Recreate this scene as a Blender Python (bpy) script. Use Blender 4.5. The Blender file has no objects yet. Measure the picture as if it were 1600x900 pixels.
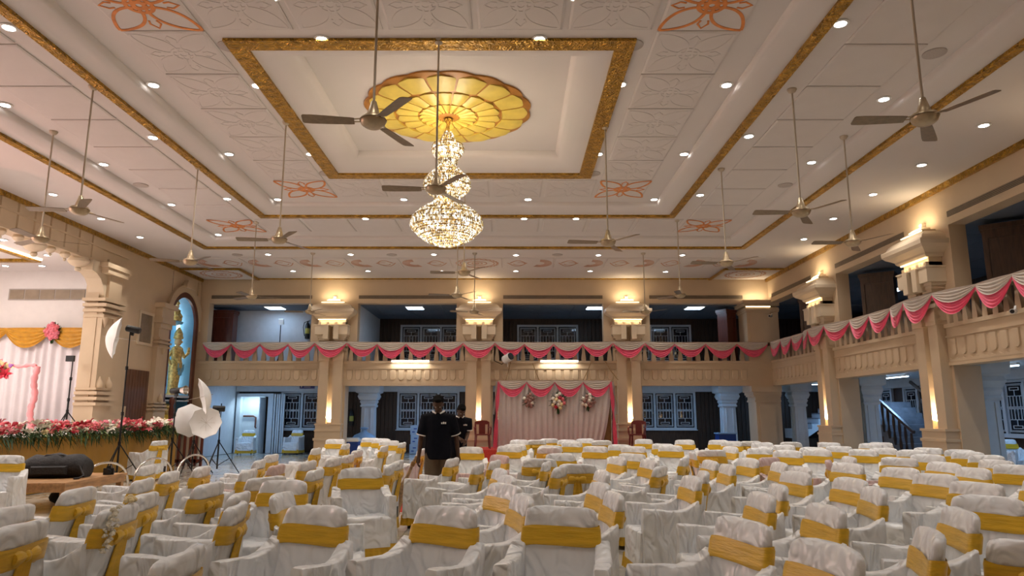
import bpy, bmesh, math, random
from mathutils import Vector, Matrix, noise
PI = math.pi
random.seed(7)
S = bpy.context.scene
C = S.collection

# ------------------------------------------------------------------ camera, world, exposure
F, H, TILT = 1100.0, 1.45, math.atan(199/1100.0)
cam = bpy.data.cameras.new('camera'); cam.sensor_width = 36.0; cam.lens = 36.0*F/1600.0
cam.clip_start = 0.05; cam.clip_end = 200
camo = bpy.data.objects.new('camera', cam); C.objects.link(camo)
camo.location = (0, 0, H); camo.rotation_euler = (PI/2 + TILT, 0, 0)
S.camera = camo
w = bpy.data.worlds.new('world'); S.world = w; w.use_nodes = True
w.node_tree.nodes['Background'].inputs[0].default_value = (0.02, 0.03, 0.05, 1)
w.node_tree.nodes['Background'].inputs[1].default_value = 0.3
S.view_settings.view_transform = 'Standard'; S.view_settings.look = 'None'
S.view_settings.gamma = 1.0; S.view_settings.use_curve_mapping = False
S.view_settings.exposure = 0.7
E_DOWN, E_CHAND, E_AISLE, E_GALLERY, E_STAGE = 88.0, 170.0, 20.0, 1.8, 270.0

ct, st = math.cos(TILT), math.sin(TILT)
def ray(x, y):
    a = (x-800)/F; b = (450-y)/F
    return Vector((a, ct-b*st, st+b*ct))
def atZ(x, y, z):
    r = ray(x, y); t = (z-H)/r.z
    return Vector((r.x*t, r.y*t, z))
def atY(x, y, Y):
    r = ray(x, y); t = Y/r.y
    return Vector((r.x*t, Y, H+r.z*t))

# ------------------------------------------------------------------ materials
MATS = {}
def mat(name, col, rough=0.6, metal=0.0, var=0.0, vscale=6.0, bump=0.0, bscale=30.0, spec=0.5, stretch=(1, 1, 1), emit=None, estr=0.0, sheen=0.0, trans=0.0, bdist=0.02, dist=0.0):
    m = bpy.data.materials.new(name); m.use_nodes = True
    nt = m.node_tree; b = nt.nodes['Principled BSDF']
    b.inputs['Base Color'].default_value = (*col, 1); b.inputs['Roughness'].default_value = rough
    b.inputs['Metallic'].default_value = metal; b.inputs['Specular IOR Level'].default_value = spec
    b.inputs['Sheen Weight'].default_value = sheen; b.inputs['Transmission Weight'].default_value = trans
    if emit:
        b.inputs['Emission Color'].default_value = (*emit, 1); b.inputs['Emission Strength'].default_value = estr
    tc = nt.nodes.new('ShaderNodeTexCoord'); mp = nt.nodes.new('ShaderNodeMapping')
    mp.inputs['Scale'].default_value = stretch
    nt.links.new(tc.outputs['Object'], mp.inputs[0])
    if var:
        n = nt.nodes.new('ShaderNodeTexNoise'); n.inputs['Scale'].default_value = vscale; n.inputs['Detail'].default_value = 5
        nt.links.new(mp.outputs[0], n.inputs[0])
        r = nt.nodes.new('ShaderNodeValToRGB')
        r.color_ramp.elements[0].position = 0.3; r.color_ramp.elements[1].position = 0.7
        r.color_ramp.elements[0].color = (*[max(0, c*(1-var)) for c in col], 1)
        r.color_ramp.elements[1].color = (*[min(1, c*(1+var)) for c in col], 1)
        nt.links.new(n.outputs[0], r.inputs[0]); nt.links.new(r.outputs[0], b.inputs['Base Color'])
    if bump:
        n = nt.nodes.new('ShaderNodeTexNoise'); n.inputs['Scale'].default_value = bscale; n.inputs['Detail'].default_value = 4 if dist == 0 else 1.5; n.inputs['Distortion'].default_value = dist
        nt.links.new(mp.outputs[0], n.inputs[0])
        bp = nt.nodes.new('ShaderNodeBump'); bp.inputs['Strength'].default_value = bump; bp.inputs['Distance'].default_value = bdist
        nt.links.new(n.outputs[0], bp.inputs['Height']); nt.links.new(bp.outputs[0], b.inputs['Normal'])
    MATS[name] = m
    return m
mat('beige', (0.57, 0.435, 0.29), 0.55, var=0.05, vscale=1.5, bump=0.05, bscale=60)
mat('beige_light', (0.65, 0.53, 0.38), 0.5, var=0.04, vscale=2)
mat('ceiling_white', (0.60, 0.555, 0.53), 0.75, var=0.02, vscale=0.8)
mat('ceiling_panel', (0.585, 0.54, 0.515), 0.7, var=0.02, vscale=3, bump=0.05, bscale=25)
mat('gold_relief', (0.44, 0.245, 0.035), 0.3, metal=0.85, var=0.4, vscale=9, bump=1.0, bscale=10, bdist=0.08, dist=2.5)
mat('orange_paint', (0.62, 0.20, 0.03), 0.5, var=0.2, vscale=8)
mat('peach_paint', (0.46, 0.22, 0.12), 0.6, var=0.15, vscale=8)
mat('medallion_brown', (0.45, 0.19, 0.02), 0.45, var=0.15, vscale=5)
mat('petal_yellow', (0.68, 0.52, 0.09), 0.42, var=0.12, vscale=4)
mat('fan_brown', (0.20, 0.14, 0.08), 0.35, metal=0.35, var=0.15, vscale=20)
mat('fan_bronze', (0.42, 0.33, 0.21), 0.35, metal=0.5, var=0.1, vscale=20)
mat('rod_paint', (0.46, 0.39, 0.30), 0.45, var=0.1)
mat('white_plastic', (0.75, 0.74, 0.72), 0.4, var=0.03)
mat('lamp_white', (0.9, 0.9, 0.9), 0.4, emit=(1.0, 0.97, 0.93), estr=14.0)
mat('lamp_warm', (0.9, 0.85, 0.7), 0.4, emit=(1.0, 0.80, 0.48), estr=2.0)
mat('lamp_tube', (0.9, 0.9, 0.9), 0.4, emit=(1.0, 0.93, 0.82), estr=6.0)
mat('lamp_cool', (0.9, 0.9, 0.9), 0.4, emit=(0.62, 0.82, 1.0), estr=6.0)
mat('lamp_niche', (0.9, 0.9, 0.9), 0.4, emit=(1.0, 0.97, 0.85), estr=4.0)
mat('speaker_grey', (0.42, 0.37, 0.34), 0.7, var=0.1, vscale=60, bump=0.3, bscale=200)
mat('vent_dark', (0.10, 0.075, 0.05), 0.6, var=0.2, vscale=20)
mat('vent_slat', (0.30, 0.23, 0.16), 0.5, var=0.1)
mat('wood_dark', (0.055, 0.028, 0.016), 0.35, var=0.5, vscale=5, stretch=(6, 6, 0.6), bump=0.1, bscale=8)
mat('wood_red', (0.10, 0.022, 0.012), 0.3, var=0.4, vscale=6, stretch=(6, 6, 0.6))
mat('wood_dado', (0.13, 0.055, 0.028), 0.4, var=0.35, vscale=5, stretch=(8, 8, 0.6))
mat('wood_table', (0.42, 0.23, 0.10), 0.4, var=0.25, vscale=5, stretch=(5, 1, 5))
mat('glass_dark', (0.012, 0.014, 0.02), 0.06, var=0.2)
mat('grille_white', (0.56, 0.60, 0.64), 0.5, var=0.04)
mat('aisle_paint', (0.62, 0.66, 0.70), 0.55, var=0.04)
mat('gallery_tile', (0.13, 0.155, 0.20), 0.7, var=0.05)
mat('gallery_wall', (0.62, 0.64, 0.68), 0.7, var=0.04)
mat('stair_stone', (0.22, 0.23, 0.26), 0.4, var=0.2)
mat('satin_white', (0.80, 0.82, 0.84), 0.30, var=0.03, bump=0.9, bscale=5.5, stretch=(1, 1.4, 0.7), spec=0.7, sheen=0.0, bdist=0.09, dist=1.2)
mat('satin_pink', (0.66, 0.50, 0.49), 0.4, var=0.04, bump=0.9, bscale=5.5, stretch=(1, 1.4, 0.7), sheen=0.1, bdist=0.07, dist=1.2)
mat('satin_gold', (0.70, 0.42, 0.02), 0.36, var=0.12, vscale=9, bump=0.4, bscale=16, stretch=(0.5, 1, 3), sheen=0.15)
mat('leg_black', (0.012, 0.012, 0.013), 0.4, var=0.2)
mat('swag_white', (0.60, 0.53, 0.47), 0.6, var=0.05, sheen=0.2)
mat('swag_pink', (0.86, 0.12, 0.23), 0.5, var=0.08, sheen=0.3)
mat('swag_gold', (0.60, 0.30, 0.02), 0.35, var=0.15, vscale=9, sheen=0.2)
mat('curtain_white', (0.58, 0.53, 0.50), 0.65, var=0.04)
mat('curtain_stage', (0.78, 0.72, 0.74), 0.6, var=0.03)
mat('cloth_ochre', (0.40, 0.21, 0.025), 0.55, var=0.12, vscale=2, bump=0.15, bscale=10)
mat('cloth_brown', (0.22, 0.12, 0.03), 0.6, var=0.15)
mat('stage_white', (0.80, 0.75, 0.73), 0.7, var=0.02)
mat('niche_blue', (0.09, 0.27, 0.46), 0.6, var=0.12, vscale=2)
mat('statue_gold', (0.62, 0.46, 0.16), 0.45, metal=0.25, var=0.45, vscale=14, bump=0.8, bscale=22)
mat('statue_blue', (0.16, 0.42, 0.62), 0.5, var=0.3, vscale=9)
mat('statue_skin', (0.60, 0.43, 0.22), 0.5, var=0.2, vscale=9)
mat('cloth_yellow', (0.75, 0.55, 0.06), 0.6, var=0.15)
mat('black_metal', (0.015, 0.015, 0.016), 0.4, metal=0.3, var=0.2)
mat('black_fabric', (0.014, 0.014, 0.016), 0.75, var=0.4, vscale=14, bump=0.4, bscale=30)
mat('umbrella_cloth', (0.80, 0.79, 0.78), 0.65, var=0.03, sheen=0.1)
mat('chrome', (0.72, 0.70, 0.66), 0.18, metal=1.0, var=0.05)
mat('plastic_maroon', (0.13, 0.012, 0.010), 0.35, var=0.15)
mat('carpet_red', (0.46, 0.03, 0.018), 0.9, var=0.2, vscale=30, bump=0.3, bscale=150)
mat('skin_brown', (0.07, 0.036, 0.022), 0.55, spec=0.3, var=0.1)
mat('hair_black', (0.004, 0.0035, 0.0035), 0.8, spec=0.1, var=0.3, bump=0.6, bscale=60)
mat('eye_white', (0.6, 0.58, 0.55), 0.3, var=0.02)
mat('shirt_navy', (0.005, 0.006, 0.011), 0.9, spec=0.15, var=0.2, bump=0.3, bscale=9, bdist=0.03)
mat('shirt_pale', (0.55, 0.62, 0.70), 0.8, var=0.04, bump=0.3, bscale=9, bdist=0.03)
mat('trousers_khaki', (0.13, 0.095, 0.06), 0.8, var=0.12, bump=0.3, bscale=9, bdist=0.03)
mat('trousers_dark', (0.006, 0.006, 0.008), 0.9, spec=0.15, var=0.2, bump=0.3, bscale=9)
mat('straw', (0.33, 0.22, 0.12), 0.8, var=0.4, vscale=30)
mat('leaf_green', (0.035, 0.085, 0.022), 0.55, var=0.4, vscale=8)
mat('leaf_pale', (0.20, 0.32, 0.10), 0.55, var=0.3, vscale=8)
mat('flower_red', (0.48, 0.012, 0.035), 0.5, var=0.25, vscale=20)
mat('flower_pink', (0.80, 0.22, 0.28), 0.5, var=0.2, vscale=20)
mat('flower_coral', (0.75, 0.17, 0.19), 0.5, var=0.2, vscale=20)
mat('flower_white', (0.80, 0.76, 0.64), 0.5, var=0.08, vscale=20)
mat('flower_purple', (0.45, 0.16, 0.55), 0.5, var=0.2, vscale=20)
mat('flower_cream', (0.80, 0.66, 0.36), 0.5, var=0.12, vscale=20)
mat('dusty_rose', (0.30, 0.16, 0.13), 0.6, var=0.25, vscale=20)
mat('fabric_pink', (0.85, 0.30, 0.32), 0.6, var=0.1, sheen=0.2)
mat('sign_blue', (0.012, 0.03, 0.20), 0.4, var=0.1)
mat('box_blue', (0.36, 0.44, 0.55), 0.6, var=0.08)
mat('sheet_blue', (0.24, 0.40, 0.62), 0.5, var=0.1)
mat('cooler_blue', (0.01, 0.05, 0.28), 0.4, var=0.1)
mat('bottle_clear', (0.6, 0.68, 0.72), 0.08, var=0.05, trans=0.7)
mat('label_yellow', (0.55, 0.52, 0.10), 0.5, var=0.1)
mat('extinguisher_black', (0.012, 0.012, 0.013), 0.3, var=0.2)

def plank_mat():
    m = mat('plank_wall', (0.050, 0.026, 0.015), 0.4, var=0.5, vscale=4, stretch=(7, 7, 0.5))
    return m
plank_mat()
def marble_mat():
    m = bpy.data.materials.new('marble'); m.use_nodes = True; nt = m.node_tree; b = nt.nodes['Principled BSDF']
    tc = nt.nodes.new('ShaderNodeTexCoord'); oi = nt.nodes.new('ShaderNodeObjectInfo')
    ad = nt.nodes.new('ShaderNodeVectorMath'); ad.operation = 'ADD'
    sc = nt.nodes.new('ShaderNodeVectorMath'); sc.operation = 'SCALE'; sc.inputs[3].default_value = 0.37
    nt.links.new(oi.outputs['Location'], sc.inputs[0])
    nt.links.new(tc.outputs['Object'], ad.inputs[0]); nt.links.new(sc.outputs[0], ad.inputs[1])
    n = nt.nodes.new('ShaderNodeTexNoise'); n.inputs['Scale'].default_value = 1.7; n.inputs['Detail'].default_value = 8; n.inputs['Distortion'].default_value = 1.6
    nt.links.new(ad.outputs[0], n.inputs[0])
    r = nt.nodes.new('ShaderNodeValToRGB'); e = r.color_ramp.elements
    e[0].position = 0.36; e[0].color = (0.36, 0.31, 0.25, 1); e[1].position = 0.5; e[1].color = (0.56, 0.52, 0.45, 1)
    x = e.new(0.7); x.color = (0.62, 0.59, 0.53, 1)
    nt.links.new(n.outputs[0], r.inputs[0]); nt.links.new(r.outputs[0], b.inputs['Base Color'])
    b.inputs['Roughness'].default_value = 0.14
    MATS['marble'] = m
marble_mat()
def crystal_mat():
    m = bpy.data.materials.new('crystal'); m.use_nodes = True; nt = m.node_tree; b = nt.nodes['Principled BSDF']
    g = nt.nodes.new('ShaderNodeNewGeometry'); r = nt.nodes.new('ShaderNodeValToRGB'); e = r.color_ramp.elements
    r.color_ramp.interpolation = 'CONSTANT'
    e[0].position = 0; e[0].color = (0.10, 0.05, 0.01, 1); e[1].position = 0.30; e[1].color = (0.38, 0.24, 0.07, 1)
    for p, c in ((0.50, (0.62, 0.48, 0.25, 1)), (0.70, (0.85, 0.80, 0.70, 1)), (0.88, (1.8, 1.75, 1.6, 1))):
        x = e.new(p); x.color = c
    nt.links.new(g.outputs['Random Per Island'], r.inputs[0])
    nt.links.new(r.outputs[0], b.inputs['Emission Color']); b.inputs['Emission Strength'].default_value = 0.62  # bead sparkle set as random emission, in place of refracted bulb light
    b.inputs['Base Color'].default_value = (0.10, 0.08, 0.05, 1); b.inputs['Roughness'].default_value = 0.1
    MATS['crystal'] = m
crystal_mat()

# ------------------------------------------------------------------ mesh builder
class MB:
    def __init__(s): s.v = []; s.f = []
    def add(s, vs, fs):
        o = len(s.v); s.v += [tuple(v) for v in vs]; s.f += [tuple(i+o for i in f) for f in fs]; return s
    def box(s, x0, x1, y0, y1, z0, z1):
        vs = [(x, y, z) for z in (z0, z1) for y in (y0, y1) for x in (x0, x1)]
        return s.add(vs, [(0, 2, 3, 1), (4, 5, 7, 6), (0, 1, 5, 4), (2, 6, 7, 3), (0, 4, 6, 2), (1, 3, 7, 5)])
    def obox(s, c, ax, half):
        c = Vector(c); a = [Vector(x).normalized()*h for x, h in zip(ax, half)]
        vs = [c + a[0]*i + a[1]*j + a[2]*k for k in (-1, 1) for j in (-1, 1) for i in (-1, 1)]
        return s.add(vs, [(0, 2, 3, 1), (4, 5, 7, 6), (0, 1, 5, 4), (2, 6, 7, 3), (0, 4, 6, 2), (1, 3, 7, 5)])
    def bar(s, p, q, w, t, up=(0, 0, 1)):
        p, q = Vector(p), Vector(q); d = (q-p); L = d.length; d.normalize(); u = Vector(up)
        x = d.cross(u)
        if x.length < 1e-4: x = d.cross(Vector((1, 0, 0)))
        x.normalize(); z = x.cross(d)
        return s.obox((p+q)/2, (d, x, z), (L/2, w/2, t/2))
    def loft(s, rings, cap=True, closed=True):
        n = len(rings[0]); vs = [p for r in rings for p in r]; fs = []
        for i in range(len(rings)-1):
            for j in range(n if closed else n-1):
                k = (j+1) % n
                fs.append((i*n+j, i*n+k, (i+1)*n+k, (i+1)*n+j))
        if cap and closed:
            fs.append(tuple(range(n))[::-1]); fs.append(tuple((len(rings)-1)*n+j for j in range(n)))
        return s.add(vs, fs)
    def grid(s, fn, nu, nv):
        vs = [fn(i/nu, j/nv) for j in range(nv+1) for i in range(nu+1)]
        return s.add(vs, [(j*(nu+1)+i, j*(nu+1)+i+1, (j+1)*(nu+1)+i+1, (j+1)*(nu+1)+i) for j in range(nv) for i in range(nu)])
    def tube(s, pts, rad, n=8, cap=True):
        pts = [Vector(p) for p in pts]; m = len(pts)
        if not hasattr(rad, '__len__'): rad = [rad]*m
        rings = []; nrm = None
        for i, p in enumerate(pts):
            t = (pts[min(i+1, m-1)]-pts[max(i-1, 0)]).normalized()
            if nrm is None:
                nrm = t.cross(Vector((0, 0, 1)))
                if nrm.length < 0.05: nrm = t.cross(Vector((1, 0, 0)))
            nrm = (nrm - t*nrm.dot(t)).normalized(); b = t.cross(nrm)
            rings.append([p+(nrm*math.cos(a)+b*math.sin(a))*rad[i] for a in (2*PI*k/n for k in range(n))])
        return s.loft(rings, cap)
    def lathe(s, prof, n=20, c=(0, 0, 0), cap=True):
        return s.loft([[(c[0]+r*math.cos(2*PI*k/n), c[1]+r*math.sin(2*PI*k/n), c[2]+z) for k in range(n)] for r, z in prof], cap)
    def ell(s, c, r, n=12, m=8):
        prof = [[(c[0]+r[0]*math.sin(PI*j/m)*math.cos(2*PI*k/n), c[1]+r[1]*math.sin(PI*j/m)*math.sin(2*PI*k/n), c[2]-r[2]*math.cos(PI*j/m)) for k in range(n)] for j in [0.08]+list(range(1, m))+[m-0.08]]
        return s.loft(prof)
    def prism(s, poly, fn0, fn1):
        n = len(poly); vs = [fn0(p) for p in poly]+[fn1(p) for p in poly]
        fs = [tuple(range(n))[::-1], tuple(range(n, 2*n))]+[(i, (i+1) % n, n+(i+1) % n, n+i) for i in range(n)]
        return s.add(vs, fs)
    def rstack(s, prof, d0=0.0):   # stacked rectangles against a wall: (z, halfwidth, projection)
        return s.loft([[(-hw, -pr, z), (hw, -pr, z), (hw, d0, z), (-hw, d0, z)] for z, hw, pr in prof])
    def ribbon(s, pts, wd, z0, z1):  # flat raised line following a 2d polyline
        n = len(pts); L = []; R = []
        for i in range(n):
            a, b = Vector(pts[max(i-1, 0)]), Vector(pts[min(i+1, n-1)]); t = (b-a)
            t = t.normalized() if t.length > 1e-6 else Vector((1, 0)); nn = Vector((-t.y, t.x))*wd/2
            p = Vector(pts[i]); L.append(p+nn); R.append(p-nn)
        return s.loft([[(l.x, l.y, z0), (r.x, r.y, z0), (r.x, r.y, z1), (l.x, l.y, z1)] for l, r in zip(L, R)])
    def mesh(s, name, smooth=None):
        me = bpy.data.meshes.new(name); me.from_pydata(s.v, [], s.f); me.validate()
        bm = bmesh.new(); bm.from_mesh(me); bmesh.ops.recalc_face_normals(bm, faces=bm.faces); bm.to_mesh(me); bm.free()
        if smooth is not None:
            me.shade_smooth(); me.set_sharp_from_angle(angle=math.radians(smooth))
        return me
    def build(s, name, m, parent=None, smooth=None, loc=None):
        return put(s.mesh(name, smooth), name, m, parent, loc)
def put(me, name, m, parent=None, loc=None, rz=0.0):
    if m and not me.materials: me.materials.append(MATS[m])
    o = bpy.data.objects.new(name, me); C.objects.link(o); o.parent = parent
    if loc is not None: o.location = loc
    o.rotation_euler.z = rz
    return o
def tag(o, label=None, cat=None, group=None, kind=None):
    for k, v in (('label', label), ('category', cat), ('group', group), ('kind', kind)):
        if v: o[k] = v
    return o
def empty(name, loc=(0, 0, 0), rz=0.0, parent=None):
    o = bpy.data.objects.new(name, None); C.objects.link(o); o.location = loc; o.rotation_euler.z = rz; o.parent = parent
    o.empty_display_size = 0.2
    return o
def copy_tree(o, parent=None):
    c = o.copy(); C.objects.link(c); c.parent = parent
    for ch in list(o.children): copy_tree(ch, c)
    return c
def light(kind, name, loc, energy, col, parent=None, rot=(0, 0, 0), size=0.1, sizey=None, spot=None, blend=0.6):
    l = bpy.data.lights.new(name, kind); l.energy = energy; l.color = col
    if kind == 'AREA':
        l.size = size
        if sizey: l.shape = 'RECTANGLE'; l.size_y = sizey
    else: l.shadow_soft_size = size
    if spot: l.spot_size = math.radians(spot); l.spot_blend = blend
    o = bpy.data.objects.new(name, l); C.objects.link(o); o.location = loc; o.rotation_euler = rot; o.parent = parent
    return o
def struct(name, label=None, cat=None):
    o = empty(name); o['kind'] = 'structure'
    return o

XL, XR, YB, YF = -10.95, 9.0, 24.4, -0.6
XC = -1.1
WARM = (1.0, 0.935, 0.86)

# ------------------------------------------------------------------ floor
floor = tag(MB().box(-16.5, 14.0, -1.0, 29.2, -0.25, -0.012).build('floor', 'marble'), kind='structure',
            label='polished cream marble floor with brown veins', cat='floor')
TS = 0.9
tm = MB().box(-TS/2+0.003, TS/2-0.003, -TS/2+0.003, TS/2-0.003, -0.012, 0.0).mesh('tile')
cand = []
for i in range(-14, 16):
    for j in range(0, 24):
        x, y = i*TS, 2.2+j*TS
        if -8.8 < x < 8.7 and abs(x) < 0.80*y+1: cand.append((y, x))
cand.sort()
for y, x in cand[:300]: put(tm, 'tile', 'marble', floor, (x, y, 0))
mb = MB()
for y, x in cand[300:]: mb.box(x-TS/2+0.003, x+TS/2-0.003, y-TS/2+0.003, y+TS/2-0.003, -0.012, 0.0)
tag(mb.build('far_tiles', 'marble', floor), kind='stuff')
tag(MB().box(-2.6, 2.6, 11.15, 12.15, 0.0, 0.008).build('carpet_runner', 'carpet_red'), 'red carpet strip laid across the marble between the chairs', 'carpet')

# ------------------------------------------------------------------ ceiling
ceil = struct('ceiling')
R1 = (-8.72, 6.55, 4.2, 19.6); R2 = (-6.2, 3.95, 6.75, 17.05); R3 = (-3.75, 1.46, 9.26, 14.52)
RW = (XL, XR, YF, YB)
def inset(r, d): return (r[0]+d, r[1]-d, r[2]+d, r[3]-d)
def ringslab(mb, o, i, z, t=0.04):
    mb.box(o[0], o[1], o[2], i[2], z, z+t); mb.box(o[0], o[1], i[3], o[3], z, z+t)
    mb.box(o[0], i[0], i[2], i[3], z, z+t); mb.box(i[1], o[1], i[2], i[3], z, z+t)
def cove(mb, r, z0, z1, d, n=6):
    def rc(q, z): return [(q[0], q[2], z), (q[1], q[2], z), (q[1], q[3], z), (q[0], q[3], z)]
    mb.loft([rc(inset(r, d*math.sin(k/n*PI/2)), z0+(z1-z0)*(1-math.cos(k/n*PI/2))) for k in range(n+1)], cap=False)
for nm, o, i, z in (('outer_tier', RW, R1, 6.2), ('middle_tier', inset(R1, 0.42), R2, 6.4), ('inner_tier', inset(R2, 0.42), R3, 6.6)):
    mb = MB(); ringslab(mb, o, i, z); mb.build(nm, 'ceiling_white', ceil)
for r, z0, z1, d in ((R1, 6.2, 6.4, 0.42), (R2, 6.4, 6.6, 0.42), (R3, 6.6, 6.9, 0.55)):
    mb = MB(); cove(mb, r, z0, z1, d); mb.build('cove', 'ceiling_white', ceil, smooth=60)
c3 = inset(R3, 0.55); MB().box(c3[0], c3[1], c3[2], c3[3], 6.9, 6.95).build('center_panel', 'ceiling_white', ceil)
def gold_frame(name, r, wd, z, t):   # mitred frame lying under the tier edge, four pieces
    o = inset(r, -wd)
    P = [(o[0], o[2]), (o[1], o[2]), (o[1], o[3]), (o[0], o[3])]; Q = [(r[0], r[2]), (r[1], r[2]), (r[1], r[3]), (r[0], r[3])]
    for k in range(4):
        a, b, c, d = P[k], P[(k+1) % 4], Q[(k+1) % 4], Q[k]
        MB().prism([a, b, c, d], lambda p: (p[0], p[1], z-t), lambda p: (p[0], p[1], z+0.002)).build(name, 'gold_relief', ceil)
gold_frame('gold_moulding', R1, 0.15, 6.2, 0.05); gold_frame('gold_moulding', R2, 0.15, 6.4, 0.05); gold_frame('gold_moulding', R3, 0.27, 6.6, 0.04)
# cornice along the walls
for a, b in (((XL, YF, 6.14), (XL, YB, 6.14)), ((XR, YF, 6.14), (XR, YB, 6.14)), ((XL, YB, 6.19), (XR, YB, 6.19))):
    MB().bar(a, b, 0.14, 0.12 if a[0] == b[0] else 0.05).build('gold_cornice', 'gold_relief', ceil)

def petal_pts(L, W, ang, n=14, tip=0.18):   # pointed petal outline from the centre
    pts = []
    for k in range(n+1):
        t = k/n; x = L*(0.12+0.88*t); y = W*math.sin(PI*min(1, t**0.8))*(1 if t < 1 else 0)
        pts.append((x, y))
    out = pts+[(x, -y) for x, y in pts[::-1]]
    c, s_ = math.cos(ang), math.sin(ang)
    return [(x*c-y*s_, x*s_+y*c) for x, y in out]
def circ(r, n=28): return [(r*math.cos(2*PI*k/n), r*math.sin(2*PI*k/n)) for k in range(n+1)]
def flower_lines(mb, a, b, wd, z0, z1):
    for sx in (1, -1):
        for sy in (1, -1):
            L, Rr = [], []
            for k in range(15):
                t = k/14; f = 0.10+0.90*t; w_ = 0.40*math.sin(PI*t**0.85)**0.8 if 0 < t < 1 else 0.0
                L.append((sx*a*min(1, f-w_*0.55), sy*b*min(1, f+w_*0.55))); Rr.append((sx*a*min(1, f+w_*0.55), sy*b*min(1, f-w_*0.55)))
            mb.ribbon(L, wd, z0, z1); mb.ribbon(Rr, wd, z0, z1)
    for an in (0, PI/2, PI, -PI/2):
        c, s_ = math.cos(an), math.sin(an); L = a if abs(c) > 0.5 else b
        q = [(L*0.60, -0.05), (L*0.74, -0.07), (L*0.92, 0), (L*0.74, 0.07), (L*0.60, 0.05)]
        mb.ribbon([(x*c-y*s_, x*s_+y*c) for x, y in q], wd*0.6, z0, z1)
    mb.ribbon(circ(a*0.30), wd*1.2, z0, z1); mb.ribbon(circ(a*0.13, 18), wd*1.5, z0, z1)
TX, TY = 1.17, 1.235
def panel_mesh(w_, l_):
    a, b, r = w_/2-0.02, l_/2-0.02, 0.03
    return MB().loft([[(-a, -b, 0.012), (a, -b, 0.012), (a, b, 0.012), (-a, b, 0.012)],
                      [(-a, -b, -0.014), (a, -b, -0.014), (a, b, -0.014), (-a, b, -0.014)],
                      [(-a+r, -b+r, -0.024), (a-r, -b+r, -0.024), (a-r, b-r, -0.024), (-a+r, b-r, -0.024)]]).mesh('ceiling_panel')
pm = panel_mesh(TX, TY)
rl = MB(); flower_lines(rl, TX/2-0.08, TY/2-0.08, 0.03, -0.024, -0.0285); relief = rl.mesh('relief_flower')
pl = MB(); flower_lines(pl, TX/2-0.03, TY/2-0.03, 0.045, -0.024, -0.031); painted = pl.mesh('painted_flower')
def tile(x, y, z, kind):
    p = put(pm, 'ceiling_panel', 'ceiling_panel', ceil, (x, y, z))
    if kind == 'paint': put(painted, 'painted_flower', 'orange_paint', p)
    elif kind == 'relief': put(relief, 'relief_flower', 'ceiling_panel', p)
def tile_ring(xs, ys, z, near):
    for i, x in enumerate(xs):
        for j, y in enumerate(ys):
            if i in (0, len(xs)-1) or j in (0, len(ys)-1):
                corner = i in (0, len(xs)-1) and j in (0, len(ys)-1)
                tile(x, y, z, 'paint' if corner else ('relief' if near else None))
xs1 = [XC+(k-3)*1.213 for k in range(7)]; ys1 = [7.54+TY*(k+0.5) for k in range(7)]
tile_ring(xs1, ys1, 6.6, True)
xs2 = [XC+(k-5)*1.233 for k in range(11)]; ys2 = [6.3+TY*(k-0.5) for k in range(11)]
tile_ring(xs2, ys2, 6.4, False)
# painted scroll panels beyond the outer moulding
def scroll_lines(mb, a, b, sgn):
    wd = 0.026; z0, z1 = -0.024, -0.029
    for k in range(5):
        f = 1-k*0.13
        mb.ribbon([(sgn*(-a*0.05-a*0.45*f*math.sin(t)-a*0.4), b*0.78*f*math.cos(t)) for t in (PI*q/12 for q in range(-2, 13))], wd, z0, z1)
    mb.ribbon([(sgn*(a*0.05+a*0.75*t), b*(0.75*math.sin(PI*t)-0.1)) for t in (q/12 for q in range(13))], wd*1.3, z0, z1)
    mb.ribbon([(sgn*(a*0.1+a*0.6*t), -b*(0.55*math.sin(PI*t)+0.05)) for t in (q/12 for q in range(13))], wd*1.6, z0, z1)
    mb.ribbon([(sgn*(a*0.35+a*0.22*math.cos(t)), b*0.1+b*0.3*math.sin(t)) for t in (PI*q/10 for q in range(0, 17))], wd, z0, z1)
PW, PL = 1.62, 1.45
pp = panel_mesh(PW, PL)
sm = []
for sg in (1, -1):
    mb = MB(); scroll_lines(mb, PW/2, PL/2-0.06, sg); sm.append(mb.mesh('painted_scroll'))
ro = MB()
for k in range(24): ro.ribbon([((0.60+0.07*math.sin(PI*q/6))*math.cos(2*PI*(k+q/6)/24), (0.60+0.07*math.sin(PI*q/6))*math.sin(2*PI*(k+q/6)/24)) for q in range(7)], 0.035, -0.024, -0.03)
for r in (0.54, 0.30, 0.16, 0.05): ro.ribbon(circ(r, 32), 0.03, -0.024, -0.03)
rosette = ro.mesh('painted_rosette')
for k in range(-5, 6):
    x = XC+k*PW*0.995
    if not XL+1.2 < x < XR-1.2: continue
    p = put(pp, 'ceiling_panel', 'ceiling_panel', ceil, (x, 21.75, 6.2))
    put(rosette if k == 0 else sm[0 if k < 0 else 1], 'painted_rosette' if k == 0 else 'painted_scroll', 'peach_paint', p)
for x in (XL+1.1, XR-1.1):
    p = MB().box(-0.95, 0.95, -0.9, 0.9, -0.05, 0).build('corner_panel', 'ceiling_panel', ceil, loc=(x, 23.4, 6.2))
    put(rosette, 'painted_rosette', 'peach_paint', p, (0, 0, -0.026))
    for a, b in (((-0.97, -0.9), (0.97, -0.9)), ((-0.95 if x > 0 else 0.95, -0.9), (-0.95 if x > 0 else 0.95, 0.9))):
        MB().bar((*a, -0.06), (*b, -0.06), 0.09, 0.05).build('gold_edge', 'gold_relief', p)
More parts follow.
